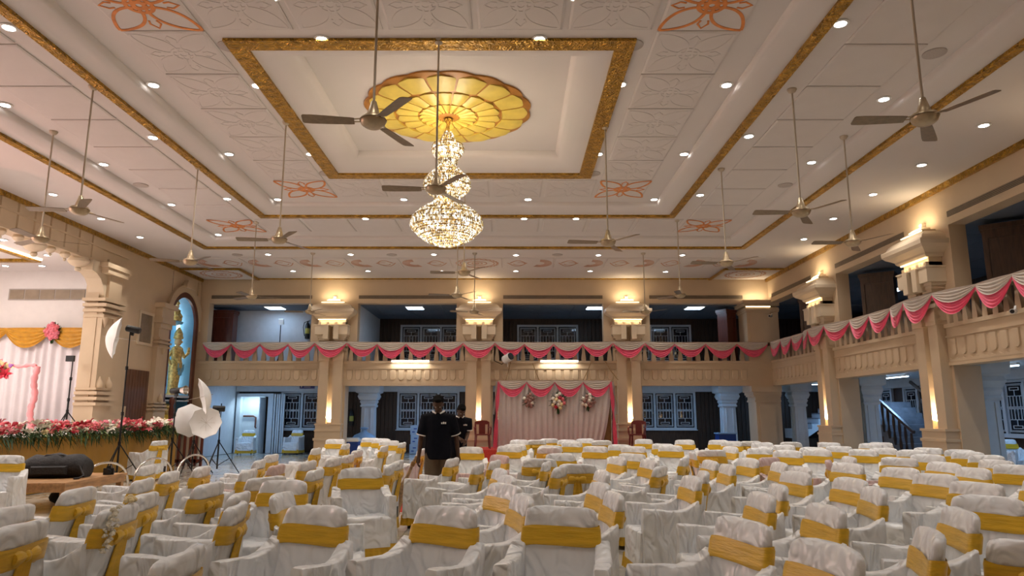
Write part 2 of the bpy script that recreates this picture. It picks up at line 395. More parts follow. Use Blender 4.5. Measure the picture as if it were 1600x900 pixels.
# medallion
MC = Vector((-1.15, 11.98, 6.9))
med = empty('ceiling_medallion', MC); tag(med, 'round yellow petalled ceiling medallion with brown outlines above the chandelier', 'ceiling medallion')
NB = 16
mb = MB(); mb.loft([[((1.45+0.05*abs(math.sin(NB*a/2)))*q*math.cos(a), (1.45+0.05*abs(math.sin(NB*a/2)))*q*math.sin(a), z) for a in (2*PI*k/96 for k in range(96))] for q, z in ((1.0, 0.0), (1.0, -0.03), (0.9, -0.07), (0.4, -0.12), (0.08, -0.13))])
mb.build('backing', 'medallion_brown', med, smooth=40)
def zback(r):
    pr = [(0.0, -.132), (.116, -.13), (.58, -.12), (1.305, -.07), (1.45, -.03)]
    for (a, za), (b, zb) in zip(pr, pr[1:]):
        if r <= b: return za+(zb-za)*(r-a)/(b-a)
    return -.03
def med_petal(r0, r1, n, z, gap):
    half = PI/n; mbp = MB(); rows = []
    for j in range(5):
        t = j/4; row = []
        for i in range(9):
            u = i/4-1; a = u*half*(1-gap); rr = r0+(r1-r0)*t*(1-0.15*abs(u)**3 + 0.02*math.cos(u*PI*2))
            row.append((rr*math.cos(a), rr*math.sin(a), zback(rr)-0.012-0.022*(1-u*u)))
        rows.append(row)
    top = [[(x, y, zz+0.05) for x, y, zz in r] for r in rows]
    for j in range(5): pass
    mbp.loft([rows[0]+top[0][::-1], rows[1]+top[1][::-1], rows[2]+top[2][::-1], rows[3]+top[3][::-1], rows[4]+top[4][::-1]])
    return mbp.mesh('petal', 50)
for r0, r1, n, z, g in ((0.98, 1.42, 16, -0.065, 0.08), (0.55, 0.93, 18, -0.105, 0.09), (0.20, 0.52, 20, -0.125, 0.12)):
    pmh = med_petal(r0, r1, n, z, g)
    for k in range(n): put(pmh, 'petal', 'petal_yellow', med, (0, 0, 0), 2*PI*(k+0.5*(n == 18))/n)
MB().lathe([(0.20, -0.10), (0.19, -0.15), (0.1, -0.17), (0.04, -0.175)], 24).build('boss', 'medallion_brown', med, smooth=50)

# chandelier
ch = empty('chandelier', (MC.x, MC.y, 0)); tag(ch, 'three tiered crystal chandelier glowing under the yellow medallion', 'chandelier')
MB().lathe([(0.05, 6.73), (0.09, 6.70), (0.03, 6.62), (0.012, 6.60), (0.012, 6.33)], 14).build('hanger', 'gold_relief', ch, smooth=60)
mb = MB()
for k in range(6): mb.tube([(0.022*math.cos(t), 0.0 if k % 2 else 0.022*math.sin(t)*0+0.0, 6.60-0.05*k+0.03*math.sin(t)) for t in (2*PI*q/10 for q in range(11))], 0.006, 5)
mb.build('chain', 'gold_relief', ch)
def zc(y): return atY(700, y, MC.y).z
PROF = [(208, .07), (214, .10), (222, .14), (228, .27), (236, .28), (244, .22), (250, .16), (262, .155), (268, .24), (280, .38), (292, .41), (300, .34), (306, .22), (316, .21), (322, .32), (332, .48), (340, .58), (350, .62), (357, .61), (362, .54), (370, .46), (378, .30), (384, .10)]
prof = [(r, zc(y)) for y, r in PROF]
def rad_at(z):
    for (r0, z0), (r1, z1) in zip(prof, prof[1:]):
        if z1 <= z <= z0: return r0+(r1-r0)*(z0-z)/(z0-z1)
    return 0.05
fr = MB()
for r, z in prof[1:-1]:
    fr.tube([(r*1.01*math.cos(a), r*1.01*math.sin(a), z) for a in (2*PI*k/28 for k in range(29))], 0.011, 5)
fr.build('frame', 'gold_relief', ch, smooth=60)
cr = MB(); z = prof[0][1]; row = 0
while z > prof[-1][1]:
    r = rad_at(z); n = max(8, int(2*PI*r/0.036)); row += 1
    for k in range(n):
        a = 2*PI*(k+0.5*(row % 2))/n; rr = r*(1+random.uniform(-.02, .03)); s_ = 0.0155*random.uniform(0.8, 1.2)
        x, y = rr*math.cos(a), rr*math.sin(a)
        cr.add([(x+s_, y, z), (x, y+s_, z), (x-s_, y, z), (x, y-s_, z), (x, y, z+s_*1.5), (x, y, z-s_*1.6)],
               [(0, 1, 4), (1, 2, 4), (2, 3, 4), (3, 0, 4), (1, 0, 5), (2, 1, 5), (3, 2, 5), (0, 3, 5)])
    z -= 0.030
for y, dl in ((232, .07), (254, .16), (288, .08), (310, .12), (352, .10), (344, .06)):
    zz = zc(y); r = rad_at(zz)*1.03; n = int(2*PI*r/0.045)
    for k in range(n):
        a = 2*PI*k/n; x, y_ = r*math.cos(a), r*math.sin(a); s_ = .013
        cr.add([(x+s_, y_, zz), (x, y_+s_, zz), (x-s_, y_, zz), (x, y_-s_, zz), (x, y_, zz+dl*.5), (x, y_, zz-dl*.5)], [(0, 1, 4), (1, 2, 4), (2, 3, 4), (3, 0, 4), (1, 0, 5), (2, 1, 5), (3, 2, 5), (0, 3, 5)])
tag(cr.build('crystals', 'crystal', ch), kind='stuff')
blb = MB().ell((0, 0, 0), (0.03, 0.03, 0.05), 8, 6).mesh('bulb', 60)
for zz, rr, n in ((zc(232), .14, 6), (zc(284), .22, 8), (zc(345), .38, 12)):
    for k in range(n): put(blb, 'bulb', 'lamp_tube', ch, (rr*math.cos(2*PI*k/n), rr*math.sin(2*PI*k/n), zz))
for y, e in ((232, .2), (284, .3), (345, .5)):
    light('POINT', 'bulb_light', (0, 0, zc(y)), E_CHAND*e, (1, .84, .62), ch, size=0.25)

# downlights
def tier(x, y):
    def ins(r): return r[0] < x < r[1] and r[2] < y < r[3]
    return 6.6 if ins(R2) else 6.4 if ins(R1) else 6.2
rim = MB().lathe([(0.075, -0.004), (0.105, -0.004), (0.11, -0.012), (0.08, -0.022), (0.072, -0.016)], 20).mesh('rim', 40)
lens = MB().lathe([(0.001, -0.018), (0.073, -0.018), (0.073, -0.006), (0.001, -0.006)], 20).mesh('lens', 40)
DL = [(14, 42), (8, 163), (240, 132), (402, 133), (239, 214), (162, 256), (358, 240), (485, 240), (268, 319), (355, 310), (434, 311), (83, 303), (158, 341), (219, 370), (503, 60), (843, 60), (970, 131), (1135, 132), (1313, 36), (1381, 154), (1170, 212), (1069, 240), (935, 240), (1268, 253), (1440, 257), (1537, 195), (1094, 304), (1022, 311), (826, 276), (611, 276), (825, 311), (631, 311), (1364, 303), (1195, 340), (900, 341), (819, 341), (651, 341), (571, 341), (1302, 341), (1256, 373), (419, 397), (548, 397), (678, 397), (806, 398), (935, 398), (1066, 398), (458, 423), (575, 423), (690, 423), (806, 423), (922, 423), (1040, 424), (341, 366)]
def downlight(x, y, z):
    o = empty('downlight', (x, y, z))
    nm = {6.6: 'inner', 6.4: 'middle', 6.2: 'outer'}[z]
    tag(o, f'round white lit recessed downlight in the {nm} ceiling tier', 'downlight', f'downlights in the {nm} ceiling tier')
    put(rim, 'rim', 'white_plastic', o); put(lens, 'lens', 'lamp_white', o)
    light('SPOT', 'lamp', (0, 0, -0.03), E_DOWN, WARM, o, size=0.07, spot=104, blend=0.7)
for px, py in DL:
    z = 6.6
    for _ in range(4):
        p = atZ(px, py, z); z = tier(p.x, p.y)
    p = atZ(px, py, z)
    if p.y < YB-0.2: downlight(max(p.x, XL+0.35), p.y, z)
for x, y in ((-3.0, 8.0), (0.8, 8.0), (-1.1, 5.6), (-5, 5.6), (2.9, 5.6), (-7.4, 4.9), (5.2, 4.9), (7.7, 5), (7.7, 8), (-9.8, 6), (-9.8, 9.5), (-4.5, 2), (-1, 2), (2.5, 2), (6, 2), (-8, 2)):
    downlight(x, y, tier(x, y))
disc = MB().lathe([(0.155, 0), (0.155, -0.012), (0.14, -0.018), (0.01, -0.018)], 24).mesh('ceiling_speaker', 40)
for px, py in ((358, 72), (988, 70), (220, 289), (510, 271), (927, 271), (1460, 83), (1227, 289), (371, 398), (612, 398), (871, 398)):
    z = 6.6
    for _ in range(4):
        p = atZ(px, py, z); z = tier(p.x, p.y)
    p = atZ(px, py, z)
    nm = {6.6: 'inner', 6.4: 'middle', 6.2: 'outer'}[z]
    tag(put(disc, 'ceiling_speaker', 'speaker_grey', None, p), f'round grey flush speaker disc in the {nm} ceiling tier', 'speaker', f'flush speakers in the {nm} tier')

# fans
FZ = 4.42
rodm = MB().lathe([(0.014, 0), (0.014, 1)], 8).mesh('rod', 60)
canm = MB().lathe([(0.07, 0), (0.07, -0.015), (0.05, -0.05), (0.02, -0.07)], 16).mesh('ceiling_cup', 50)
cupm = MB().lathe([(0.018, 0.24), (0.028, 0.235), (0.065, 0.10), (0.075, 0.07), (0.02, 0.065)], 16).mesh('rod_cup', 50)
motm = MB().lathe([(0.04, 0.075), (0.12, 0.06), (0.135, 0.035), (0.135, 0.02), (0.12, -0.02), (0.08, -0.05), (0.03, -0.06)], 24).mesh('motor', 40)
ringm = MB().lathe([(0.137, 0.032), (0.141, 0.026), (0.137, 0.018), (0.13, 0.025)], 24, cap=False).mesh('motor_ring', 60)
mb = MB(); bl = []
for i, (x, hw) in enumerate(((0.19, 0.052), (0.24, 0.058), (0.45, 0.068), (0.62, 0.074), (0.70, 0.070), (0.715, 0.05))):
    tw = 0.2; bl.append([(x, -hw, -hw*tw+0.012), (x, hw, hw*tw+0.012), (x, hw, hw*tw+0.006), (x, -hw, -hw*tw+0.006)])
mb.loft(bl); blam = mb.mesh('blade', 30)
mb = MB(); mb.bar((0.10, 0.03, 0.03), (0.24, 0.022, 0.016), 0.02, 0.008); mb.bar((0.10, -0.03, 0.02), (0.24, -0.022, 0.008), 0.02, 0.008); mb.bar((0.235, -0.035, 0.004), (0.235, 0.035, 0.018), 0.03, 0.008); brkm = mb.mesh('blade_bracket')
def fan(x, y, ang, label):
    o = empty('ceiling_fan', (x, y, FZ)); tag(o, label, 'fan', 'long rod ceiling fans')
    L = tier(x, y)-FZ
    if R3[0] < x < R3[1] and R3[2] < y < R3[3]: L = 6.9-FZ
    r = put(rodm, 'rod', 'rod_paint', o, (0, 0, 0.2)); r.scale.z = L-0.2
    put(canm, 'ceiling_cup', 'rod_paint', o, (0, 0, L)); put(cupm, 'rod_cup', 'fan_bronze', o)
    mt = put(motm, 'motor', 'fan_bronze', o); put(ringm, 'motor_ring', 'fan_brown', mt)
    for k in range(3):
        b = put(blam, 'blade', 'fan_brown', o, (0, 0, 0), ang+2*PI*k/3); put(brkm, 'blade_bracket', 'fan_bronze', b)
FANS = [(583, 192, 187, 'brown ceiling fan hanging nearest beside the yellow medallion'), (681, 297, 184, 'brown ceiling fan whose rod crosses in front of the chandelier'),
        (1445, 187, 176, 'large bronze ceiling fan nearest the right gallery'), (1252, 333, 180, 'ceiling fan over the chairs beside the right inner moulding'),
        (1333, 380, 180, 'ceiling fan in front of the first right gallery opening'), (950, 380, 186, 'ceiling fan just right of the chandelier tip'),
        (1135, 412, 184, 'ceiling fan in front of the painted scrolls towards the right corner'), (436, 376, 186, 'ceiling fan below the painted flower left of the chandelier'),
        (124, 330, 188, 'ceiling fan in front of the panelled stage arch, its rod near the middle tier'), (63, 375, 272, 'reddish lit ceiling fan hanging closest to the stage opening'),
        (297, 410, 200, 'ceiling fan beside the arched statue niche'), (393, 464, 265, 'ceiling fan before the pale blue gallery wall'),
        (1063, 462, 250, 'ceiling fan before the gallery opening beside the corner pier'), (725, 427, 186, 'ceiling fan directly below the chandelier tip'),
        (714, 462, 190, 'ceiling fan before the second gallery opening, beside the lit capital'), (484, 488, 190, 'far ceiling fan beside the first lit column capital'),
        (1008, 488, 195, 'far ceiling fan beside the third lit column capital'), (741, 488, 195, 'far ceiling fan in front of the middle lit column capital')]
for px, py, an, lb in FANS:
    p = atZ(px, py, FZ); fan(p.x, p.y, math.radians(an), lb)

# ------------------------------------------------------------------ gallery facades
def baluster_mesh():
    poly = [(-0.035, 0), (0.035, 0)]
    prof = [(0.075, 0.0), (0.078, 0.08), (0.072, 0.14), (0.05, 0.30), (0.042, 0.42), (0.055, 0.50), (0.06, 0.52)]
    return MB().loft([[(-r, -0.05, z), (r, -0.05, z), (r, 0.05, z), (-r, 0.05, z)] for r, z in prof]).mesh('baluster')
balm = baluster_mesh()
tg = [(-0.1, 0.0), (-0.1, -0.26)]+[(-0.1*math.cos(t), -0.26-0.085*math.sin(t)**0.8) for t in (PI*k/8 for k in range(1, 8))]+[(0.1, -0.26), (0.1, 0.0)]
tonm = MB().prism(tg, lambda p: (p[0], 0.0, p[1]), lambda p: (p[0]*0.86, -0.028, p[1]*0.97-0.008)).mesh('frieze_tongue')
def lattice_mesh(w_, h_):
    mb = MB(); t = 0.018
    def hb(x0, x1, z): mb.box(x0, x1, -0.01, 0.01, z-t/2, z+t/2)
    def vb(x, z0, z1): mb.box(x-t/2, x+t/2, -0.01, 0.01, z0, z1)
    a = w_/2-0.05
    for zc_, s in ((h_*0.27, 1), (h_*0.73, -1)):
        hh = h_*0.21
        hb(-a, a, zc_-hh); hb(-a, a, zc_+hh); hb(-a*0.95, a*0.95, zc_); hb(-a*.55, a*.55, zc_-s*hh*0.55); hb(-a*.55, a*.55, zc_-s*hh*0.8)
        vb(-a*.55, zc_-s*hh*0.8 if s > 0 else zc_+hh*.55, zc_-s*hh*0.55 if s > 0 else zc_+hh*.8); vb(a*.55, zc_-s*hh*0.8 if s > 0 else zc_+hh*.55, zc_-s*hh*0.55 if s > 0 else zc_+hh*.8)
        for q in (-0.6, -0.2, 0.2, 0.6): vb(a*q, min(zc_, zc_+s*hh), max(zc_, zc_+s*hh))
        vb(0, min(zc_, zc_-s*hh*.55), max(zc_, zc_-s*hh*.55)); vb(-a*.9, zc_-hh, zc_+hh); vb(a*.9, zc_-hh, zc_+hh)
    hb(-a, a, 0.05); hb(-a, a, h_-0.05); vb(-a, 0.05, h_-0.05); vb(a, 0.05, h_-0.05); hb(-a, a, h_/2)
    return mb.mesh('lattice')
LW, LH = 0.72, 1.35
latm = lattice_mesh(LW, LH)
panm = MB().box(-LW/2, LW/2, 0.03, 0.045, 0, LH).mesh('pane')
WN = [0]
def window(parent_rot, loc, n=3):
    WN[0] += 1; wd = n*LW+(n+1)*0.08
    o = empty(f'window_{WN[0]}', loc, parent_rot); o['kind'] = 'structure'
    mb = MB(); mb.box(-wd/2, wd/2, -0.04, 0.05, -0.08, 0); mb.box(-wd/2, wd/2, -0.04, 0.05, LH, LH+0.08)
    for k in range(n+1):
        x = -wd/2+k*(LW+0.08); mb.box(x, x+0.08, -0.04, 0.05, 0, LH)
    mb.box(-wd/2-0.04, wd/2+0.04, -0.07, 0.0, -0.11, -0.08)
    mb.build('window_frame', 'grille_white', o)
    for k in range(n):
        x = -wd/2+0.08+LW/2+k*(LW+0.08)
        put(panm, 'pane', 'glass_dark', o, (x, 0, 0)); put(latm, 'lattice', 'grille_white', o, (x, 0, 0))
    return o

COLP = None
def column(W, u, first={}):
    """ornate pilaster pair with pagoda capital; meshes are shared between the columns"""
    if not first:
        m = MB()
        for s in (-1, 1):
            m.box(s*0.24-0.155, s*0.24+0.155, -0.22, 0.02, 1.18, 4.06)
            m.box(s*0.24-0.175, s*0.24+0.175, -0.25, 0.02, 3.30, 3.38); m.box(s*0.24-0.185, s*0.24+0.185, -0.26, 0.02, 3.38, 3.56); m.box(s*0.24-0.17, s*0.24+0.17, -0.245, 0.02, 3.56, 3.62)
        m.box(-0.1, 0.1, -0.05, 0.02, 1.18, 4.2)
        first['shaft'] = m.mesh('column')
        m = MB()
        for z0, z1, hw, pr in ((0, 0.62, 0.44, 0.30), (0.62, 0.70, 0.47, 0.33), (0.70, 0.92, 0.43, 0.29), (0.92, 0.98, 0.45, 0.31), (0.98, 1.13, 0.42, 0.28), (1.13, 1.18, 0.45, 0.30)): m.box(-hw, hw, -pr, 0.02, z0, z1)
        first['base'] = m.mesh('column_base')
        m = MB()
        for s in (-1, 1):
            for z0, z1, x1, pr in ((3.66, 3.74, 0.46, 0.24), (3.80, 3.90, 0.50, 0.26), (3.98, 4.05, 0.44, 0.27), (4.05, 4.12, 0.49, 0.29), (4.12, 4.18, 0.53, 0.31), (4.18, 4.50, 0.56, 0.40)):
                m.box(*(sorted((s*0.11, s*x1))), -pr, 0.02, z0, z1)
            m.box(*sorted((s*0.09, s*0.26)), -0.46, 0.02, 4.02, 4.5)
        first['corbel'] = m.mesh('corbel')
        m = MB(); m.box(-0.47, 0.47, -0.28, 0.02, 4.5, 4.8)
        for q in (-0.42, -0.14, 0.14, 0.42): m.box(q-0.05, q+0.05, -0.34, 0.0, 4.52, 4.62)
        m.box(-0.58, 0.58, -0.42, 0.02, 4.49, 4.52)
        first['neck'] = m.mesh('neck')
        m = MB(); m.rstack([(4.72, .53, .36), (4.76, .57, .40), (4.80, .58, .41), (4.84, .64, .46), (4.89, .73, .54), (4.95, .78, .59), (5.03, .79, .60), (5.06, .78, .59), (5.06, .71, .52), (5.11, .70, .51), (5.17, .66, .47), (5.22, .60, .41), (5.27, .50, .32), (5.29, .44, .27), (5.29, .36, .29), (5.35, .36, .29), (5.35, .20, .16), (5.37, .20, .2), (5.43, .20, .20), (5.44, .07, .10), (5.47, .07, .11), (5.50, .05, .09), (5.55, .06, .1), (5.57, .02, .06)], 0.02)
        first['capital'] = m.mesh('capital')
        m = MB(); m.box(-0.07, 0.07, -0.065, -0.05, 1.22, 1.32); first['lamp'] = m.mesh('slot_lamp')
        m = MB(); m.box(-0.48, 0.48, -0.35, -0.31, 4.69, 4.71); first['neck_lamp'] = m.mesh('neck_lamp')
        m = MB(); m.box(-0.40, 0.40, -0.33, -0.31, 5.295, 5.315); m.box(-0.23, 0.23, -0.235, -0.215, 5.375, 5.395); first['cap_lamp'] = m.mesh('step_lamp')
    c = put(first['shaft'], 'column', 'beige', W, (u, 0, 0))
    put(first['base'], 'column_base', 'beige', c); put(first['corbel'], 'corbel', 'beige_light', c)
    put(first['neck'], 'neck', 'beige_light', c); put(first['capital'], 'capital', 'beige_light', c)
    put(first['lamp'], 'slot_lamp', 'lamp_warm', c); put(first['neck_lamp'], 'neck_lamp', 'lamp_warm', c); put(first['cap_lamp'], 'step_lamp', 'lamp_warm', c)
    light('AREA', 'slot_light', (0, -0.13, 1.33), 16.0, (1, .84, .6), c, rot=(PI-0.16, 0, 0), size=0.12, sizey=0.05)
    light('AREA', 'neck_light', (0, -0.34, 4.68), 1.6, (1, .82, .55), c, rot=(-0.3, 0, 0), size=0.9, sizey=0.06)
    light('AREA', 'cap_light', (0, -0.30, 5.42), 5.0, (1, .80, .52), c, rot=(PI-0.5, 0, 0), size=0.7, sizey=0.1)
    return c
def swag_meshes():
    out = []
    for v0e, v0m, v1e, v1m, nf, nm in ((0.0, 0.0, 0.06, 0.29, 4, 'white_swag'), (0.05, 0.27, 0.085, 0.54, 4, 'pink_swag')):
        def fn(u, v):
            s = 1-(2*u-1)**2; top = v0e+(v0m-v0e)*s; bot = v1e+(v1m-v1e)*s
            sc = 0.25+0.75*s
            y = -0.035-0.05*s*(0.4+0.6*v)-0.02*sc*math.cos(v*nf*2*PI)
            return (u-0.5, y, -(top+(bot-top)*v))
        out.append(MB().grid(fn, 20, 28).mesh(nm, 80))
    return out
SW = swag_meshes()
def garland(name_label, root_loc, rz, us, ztop, cols):
    o = empty('swag_garland', root_loc, rz); tag(o, name_label, 'garland')
    dep = [-0.27 if any(abs(u-c) < 0.62 for c in cols) else -0.02 for u in us]
    for i in range(len(us)-1):
        dx, dy = us[i+1]-us[i], dep[i+1]-dep[i]
        for me, nm, mt in ((SW[0], 'white_swag', 'swag_white'), (SW[1], 'pink_swag', 'swag_pink')):
            p = put(me, nm, mt, o, ((us[i]+us[i+1])/2, (dep[i]+dep[i+1])/2, ztop), math.atan2(dy, dx)); p.scale.x = math.hypot(dx, dy); p.scale.z = 1.0+0.05*math.sin(i*2.3)
    return o
def nodes(u0, u1, cols):
    out = [u0]
    for c in list(cols)+[None]:
        e = c-0.54 if c is not None else u1
        n = max(1, round((e-out[-1])/1.02)); st0 = out[-1]
        out += [st0+(e-st0)*(k+1)/n for k in range(n)]
        if c is not None: out.append(c+0.54)
    return out
def facade(name, loc, rz, u0, u1, cols, edges):
    W = empty(name, loc, rz); W['kind'] = 'structure'
    MB().box(u0, u1, 0, 0.35, 5.32, 6.22).build('fascia', 'beige', W)
    MB().box(u0, u1, -0.03, 0.33, 2.45, 3.30).build('beam', 'beige', W)
    mb = MB(); mb.box(u0, u1, -0.07, 0.0, 3.22, 3.30); mb.box(u0, u1, -0.06, 0.0, 3.02, 3.06); mb.box(u0, u1, -0.045, 0.0, 2.45, 2.52); mb.build('ledge', 'beige', W)
    MB().box(u0, u1, -0.02, 0.26, 3.82, 3.92).build('top_rail', 'beige', W)
    stops = [u0]+[c for c in cols]+[u1]
    for i in range(len(stops)-1):
        a, b = stops[i]+(0.46 if i else edges[0]), stops[i+1]-(0.46 if i < len(stops)-2 else edges[1])
        n = max(1, int((b-a)/0.29))
        for k in range(n): put(balm, 'baluster', 'beige', W, (a+(k+0.5)*(b-a)/n, 0.11, 3.30))
        n = max(1, int((b-a)/0.285))
        for k in range(n): put(tonm, 'frieze_tongue', 'beige', W, (a+(k+0.5)*(b-a)/n, -0.03, 2.99))
        mb = MB(); m2 = int((b-a)/0.2)
        for k in range(m2):
            x0 = a+k*(b-a)/m2; ww = (b-a)/m2
            mb.prism([(x0, 2.60), (x0+ww*.25, 2.575), (x0+ww*.5, 2.565), (x0+ww*.75, 2.575), (x0+ww, 2.60), (x0+ww, 2.52), (x0, 2.52)], lambda p: (p[0], -0.03, p[1]), lambda p: (p[0], -0.05, p[1]))
        mb.build('scallop_trim', 'beige', W)
        a2, b2 = stops[i]+(0.82 if i else edges[0]+0.05), stops[i+1]-(0.82 if i < len(stops)-2 else edges[1]+0.05)
        MB().box(a2, b2, -0.012, 0.0, 5.48, 5.60).build('air_vent', 'vent_dark', W)
        mb = MB()
        for q in range(4): mb.box(a2, b2, -0.02, -0.012, 5.49+q*0.03, 5.50+q*0.03)
        mb.build('vent_slats', 'vent_slat', W)
        # pier edges seen from the hall
        for uu, left in ((a2, True), (b2, False)):
            pass
    for c in cols:
        MB().box(c-0.81, c+0.81, 0.0, 0.35, 3.92, 5.32).build('upper_pier', 'beige', W)
        MB().box(c-0.47, c+0.47, 0.0, 0.55, 0.0, 2.45).build('lower_pier', 'beige', W)
        MB().box(c-0.50, c+0.50, 0.0, 0.2, 3.30, 3.92).build('rail_pier', 'beige', W)
        column(W, c)
    return W
CB = [-6.2, -1.13, 4.0]
WB = facade('wall_back', (0, YB, 0), 0, XL, XR, CB, (0.35, 0.85))
MB().box(XL, XL+0.35, 0, 0.35, 0, 5.32).build('end_pier', 'beige', WB)
CR = [20.0, 14.87, 9.75, 4.6]
WR = facade('wall_right', (XR, 0, 0), -PI/2, -YB, -YF, [-c for c in CR], (0.30, 0.3))
# corner pier between the two galleries
cp = MB(); cp.box(8.20, 9.3, -0.02, 0.9, 3.30, 5.0); cp.box(8.30, 8.98, -0.06, 0.0, 3.95, 5.0)
for z0, z1, p in ((5.0, 5.05, .04), (5.05, 5.12, .08), (5.12, 5.16, .05), (5.2, 5.3, .12), (5.3, 5.4, .18)): cp.box(8.20-p, 9.3, -0.06-p, 0.9, z0, z1)
cp.build('corner_pier', 'beige', WB)
mb = MB(); mb.box(8.15, 9.0, -0.15, -0.12, 5.165, 5.195); mb.build('cornice_lamp', 'lamp_warm', WB)
light('AREA', 'cornice_light', (8.5, -0.25, 5.45), 4, (1, .82, .55), WB, rot=(PI-0.4, 0, 0), size=0.8, sizey=0.1)
lp = MB(); lp.box(8.35, 9.2, 0.0, 0.8, 0, 1.9)
for z0, z1, p in ((1.9, 1.96, .05), (1.96, 2.08, .02), (2.08, 2.14, .08), (2.14, 2.24, .12), (2.24, 2.45, .18)): lp.box(8.35-p, 9.2, -p, 0.8, z0, z1)
lp.box(8.45, 9.0, -0.05, 0, 0.1, 1.8)
lp.build('corner_column', 'beige', WB)
# garlands
garland('grey white and pink swags draped along the back balcony rail', (0, YB-0.03, 0), 0, nodes(XL+0.25, 8.85, CB), 3.94, CB)
CRN = sorted(-c for c in CR)
garland('grey white and pink swags draped along the right balcony rail', (XR-0.03, 0, 0), -PI/2, nodes(-YB+0.15, -YF-0.3, CRN), 3.94, CRN)

# aisles behind the facades
YA, XA = 28.6, 13.4
Wo = struct('wall_back_aisle')
MB().box(XL-0.3, XA, YA, YA+0.2, 0, 5.6).build('wall_panel', 'wood_dark', Wo)
pkm = MB().loft([[(-0.075, 0, 0), (0.075, 0, 0), (0.075, 0, 2.35), (-0.075, 0, 2.35)][0:4], [(-0.065, -0.025, 0), (0.065, -0.025, 0), (0.065, -0.025, 2.35), (-0.065, -0.025, 2.35)]]).mesh('plank')
k = 0; x = XL+1.95
while x < XA and k < 150:
    if not any(a < x < b for a, b in ((-9.2, -6.8), (-4.55, -2.1), (0.25, 2.75), (4.8, 7.4))):
        put(pkm, 'plank', 'plank_wall', Wo, (x, YA, 0.0)); put(pkm, 'plank', 'plank_wall', Wo, (x, YA, 2.9)); k += 2
    x += 0.16
Wo2 = struct('wall_right_aisle')
MB().box(XA, XA+0.2, 0, YA, 0, 5.6).build('wall_panel', 'wood_dark', Wo2)
for xx in (-8.0, -3.35, 6.1): window(0, (xx, YA-0.06, 0.97))
for xx in (-3.3, 1.45, 6.05): window(0, (xx, YA-0.06, 3.65))
for yy in (18.9, 23.0, 26.2): window(-PI/2, (XA-0.06, yy, 0.97))
for yy in (22.5, 26.6): window(-PI/2, (XA-0.06, yy, 3.65))
cl = struct('ceiling_aisle')
MB().box(XL-0.3, XA, YB+0.3, YA, 2.62, 2.95).build('slab', 'aisle_paint', cl)
MB().box(XR+0.3, XA, 0, YB+0.3, 2.62, 2.95).build('slab', 'aisle_paint', cl)
MB().box(XL-0.3, XA, YA-0.35, YA-0.03, 2.38, 2.62).build('slab_beam', 'aisle_paint', cl)
MB().box(XA-0.35, XA-0.03, 0, YA-0.35, 2.38, 2.62).build('slab_beam', 'aisle_paint', cl)
cg = struct('ceiling_gallery')
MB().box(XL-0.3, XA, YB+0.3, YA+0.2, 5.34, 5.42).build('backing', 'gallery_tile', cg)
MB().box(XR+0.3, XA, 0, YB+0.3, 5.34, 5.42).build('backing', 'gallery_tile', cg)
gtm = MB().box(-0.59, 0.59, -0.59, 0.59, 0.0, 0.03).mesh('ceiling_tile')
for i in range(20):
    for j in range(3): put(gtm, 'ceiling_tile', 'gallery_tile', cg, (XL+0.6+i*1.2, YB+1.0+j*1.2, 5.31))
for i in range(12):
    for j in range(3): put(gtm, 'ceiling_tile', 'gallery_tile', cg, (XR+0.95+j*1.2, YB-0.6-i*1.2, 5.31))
# end walls of the gallery, left bay has a pale wall
MB().box(XL-0.3, XL, YB, YA, 0, 5.6).build('end_wall', 'gallery_wall', Wo)
MB().box(XL, -6.95, YB+1.75, YB+1.9, 2.95, 5.34).build('pale_partition', 'gallery_wall', Wo)
MB().box(-5.55, -5.4, YB+0.35, YA, 2.95, 5.34).build('side_partition', 'gallery_wall', Wo)
wf = tag(MB().box(XL-5.5, XA, YF-0.3, YF, 0, 6.3).build('wall_front', 'beige'), kind='structure')

def led_panel(x, y, label):
    o = empty('led_panel', (x, y, 5.31)); tag(o, label, 'ceiling light')
    MB().box(-0.32, 0.32, -0.32, 0.32, -0.03, 0).build('frame', 'white_plastic', o)
    MB().box(-0.29, 0.29, -0.29, 0.29, -0.04, -0.03).build('diffuser', 'lamp_cool', o)
    light('AREA', 'panel_light', (0, 0, -0.06), E_GALLERY*(2.4 if x < -7 else 1), (0.28, 0.55, 1.0), o, size=0.55)
for px, py, lb in ((647, 480, 'square cool white ceiling panel in the second gallery bay'), (930, 481, 'square cool white ceiling panel in the third gallery bay'), (1086, 481, 'square cool white ceiling panel in the fourth gallery bay')):
    p = atZ(px, py, 5.28); led_panel(p.x, min(max(p.y, YB+0.9), YA-0.5), lb)
led_panel(-8.6, YB+0.9, 'square cool white ceiling panel above the pale gallery wall')
led_panel(11.8, 21.5, 'square cool white ceiling panel in the right gallery')
led_panel(11.8, 14.5, 'square cool white ceiling panel at the near end of right gallery')
for i, (x, y) in enumerate(((-9.3, 26.4), (-3.6, 26.0), (1.4, 26.0), (6.4, 26.0), (11.2, 26.0), (11.4, 21.0), (11.4, 16.5), (11.4, 12.0))):
    o = empty('batten_light', (x, y, 2.62)); tag(o, 'cool white batten lamp under the aisle ceiling', 'ceiling light', 'batten lamps along the aisles')
    if i < 5: a, b = (0.6, 0.04)
    else: a, b = (0.04, 0.6)
    MB().box(-a, a, -b, b, -0.05, 0).build('housing', 'white_plastic', o); MB().box(-a*.95, a*.95, -b*.95, b*.95, -0.075, -0.05).build('diffuser', 'lamp_cool', o)
    light('AREA', 'batten_lamp', (0, 0, -0.09), E_AISLE, (0.30, 0.58, 1.0), o, size=2*a, sizey=2*b)

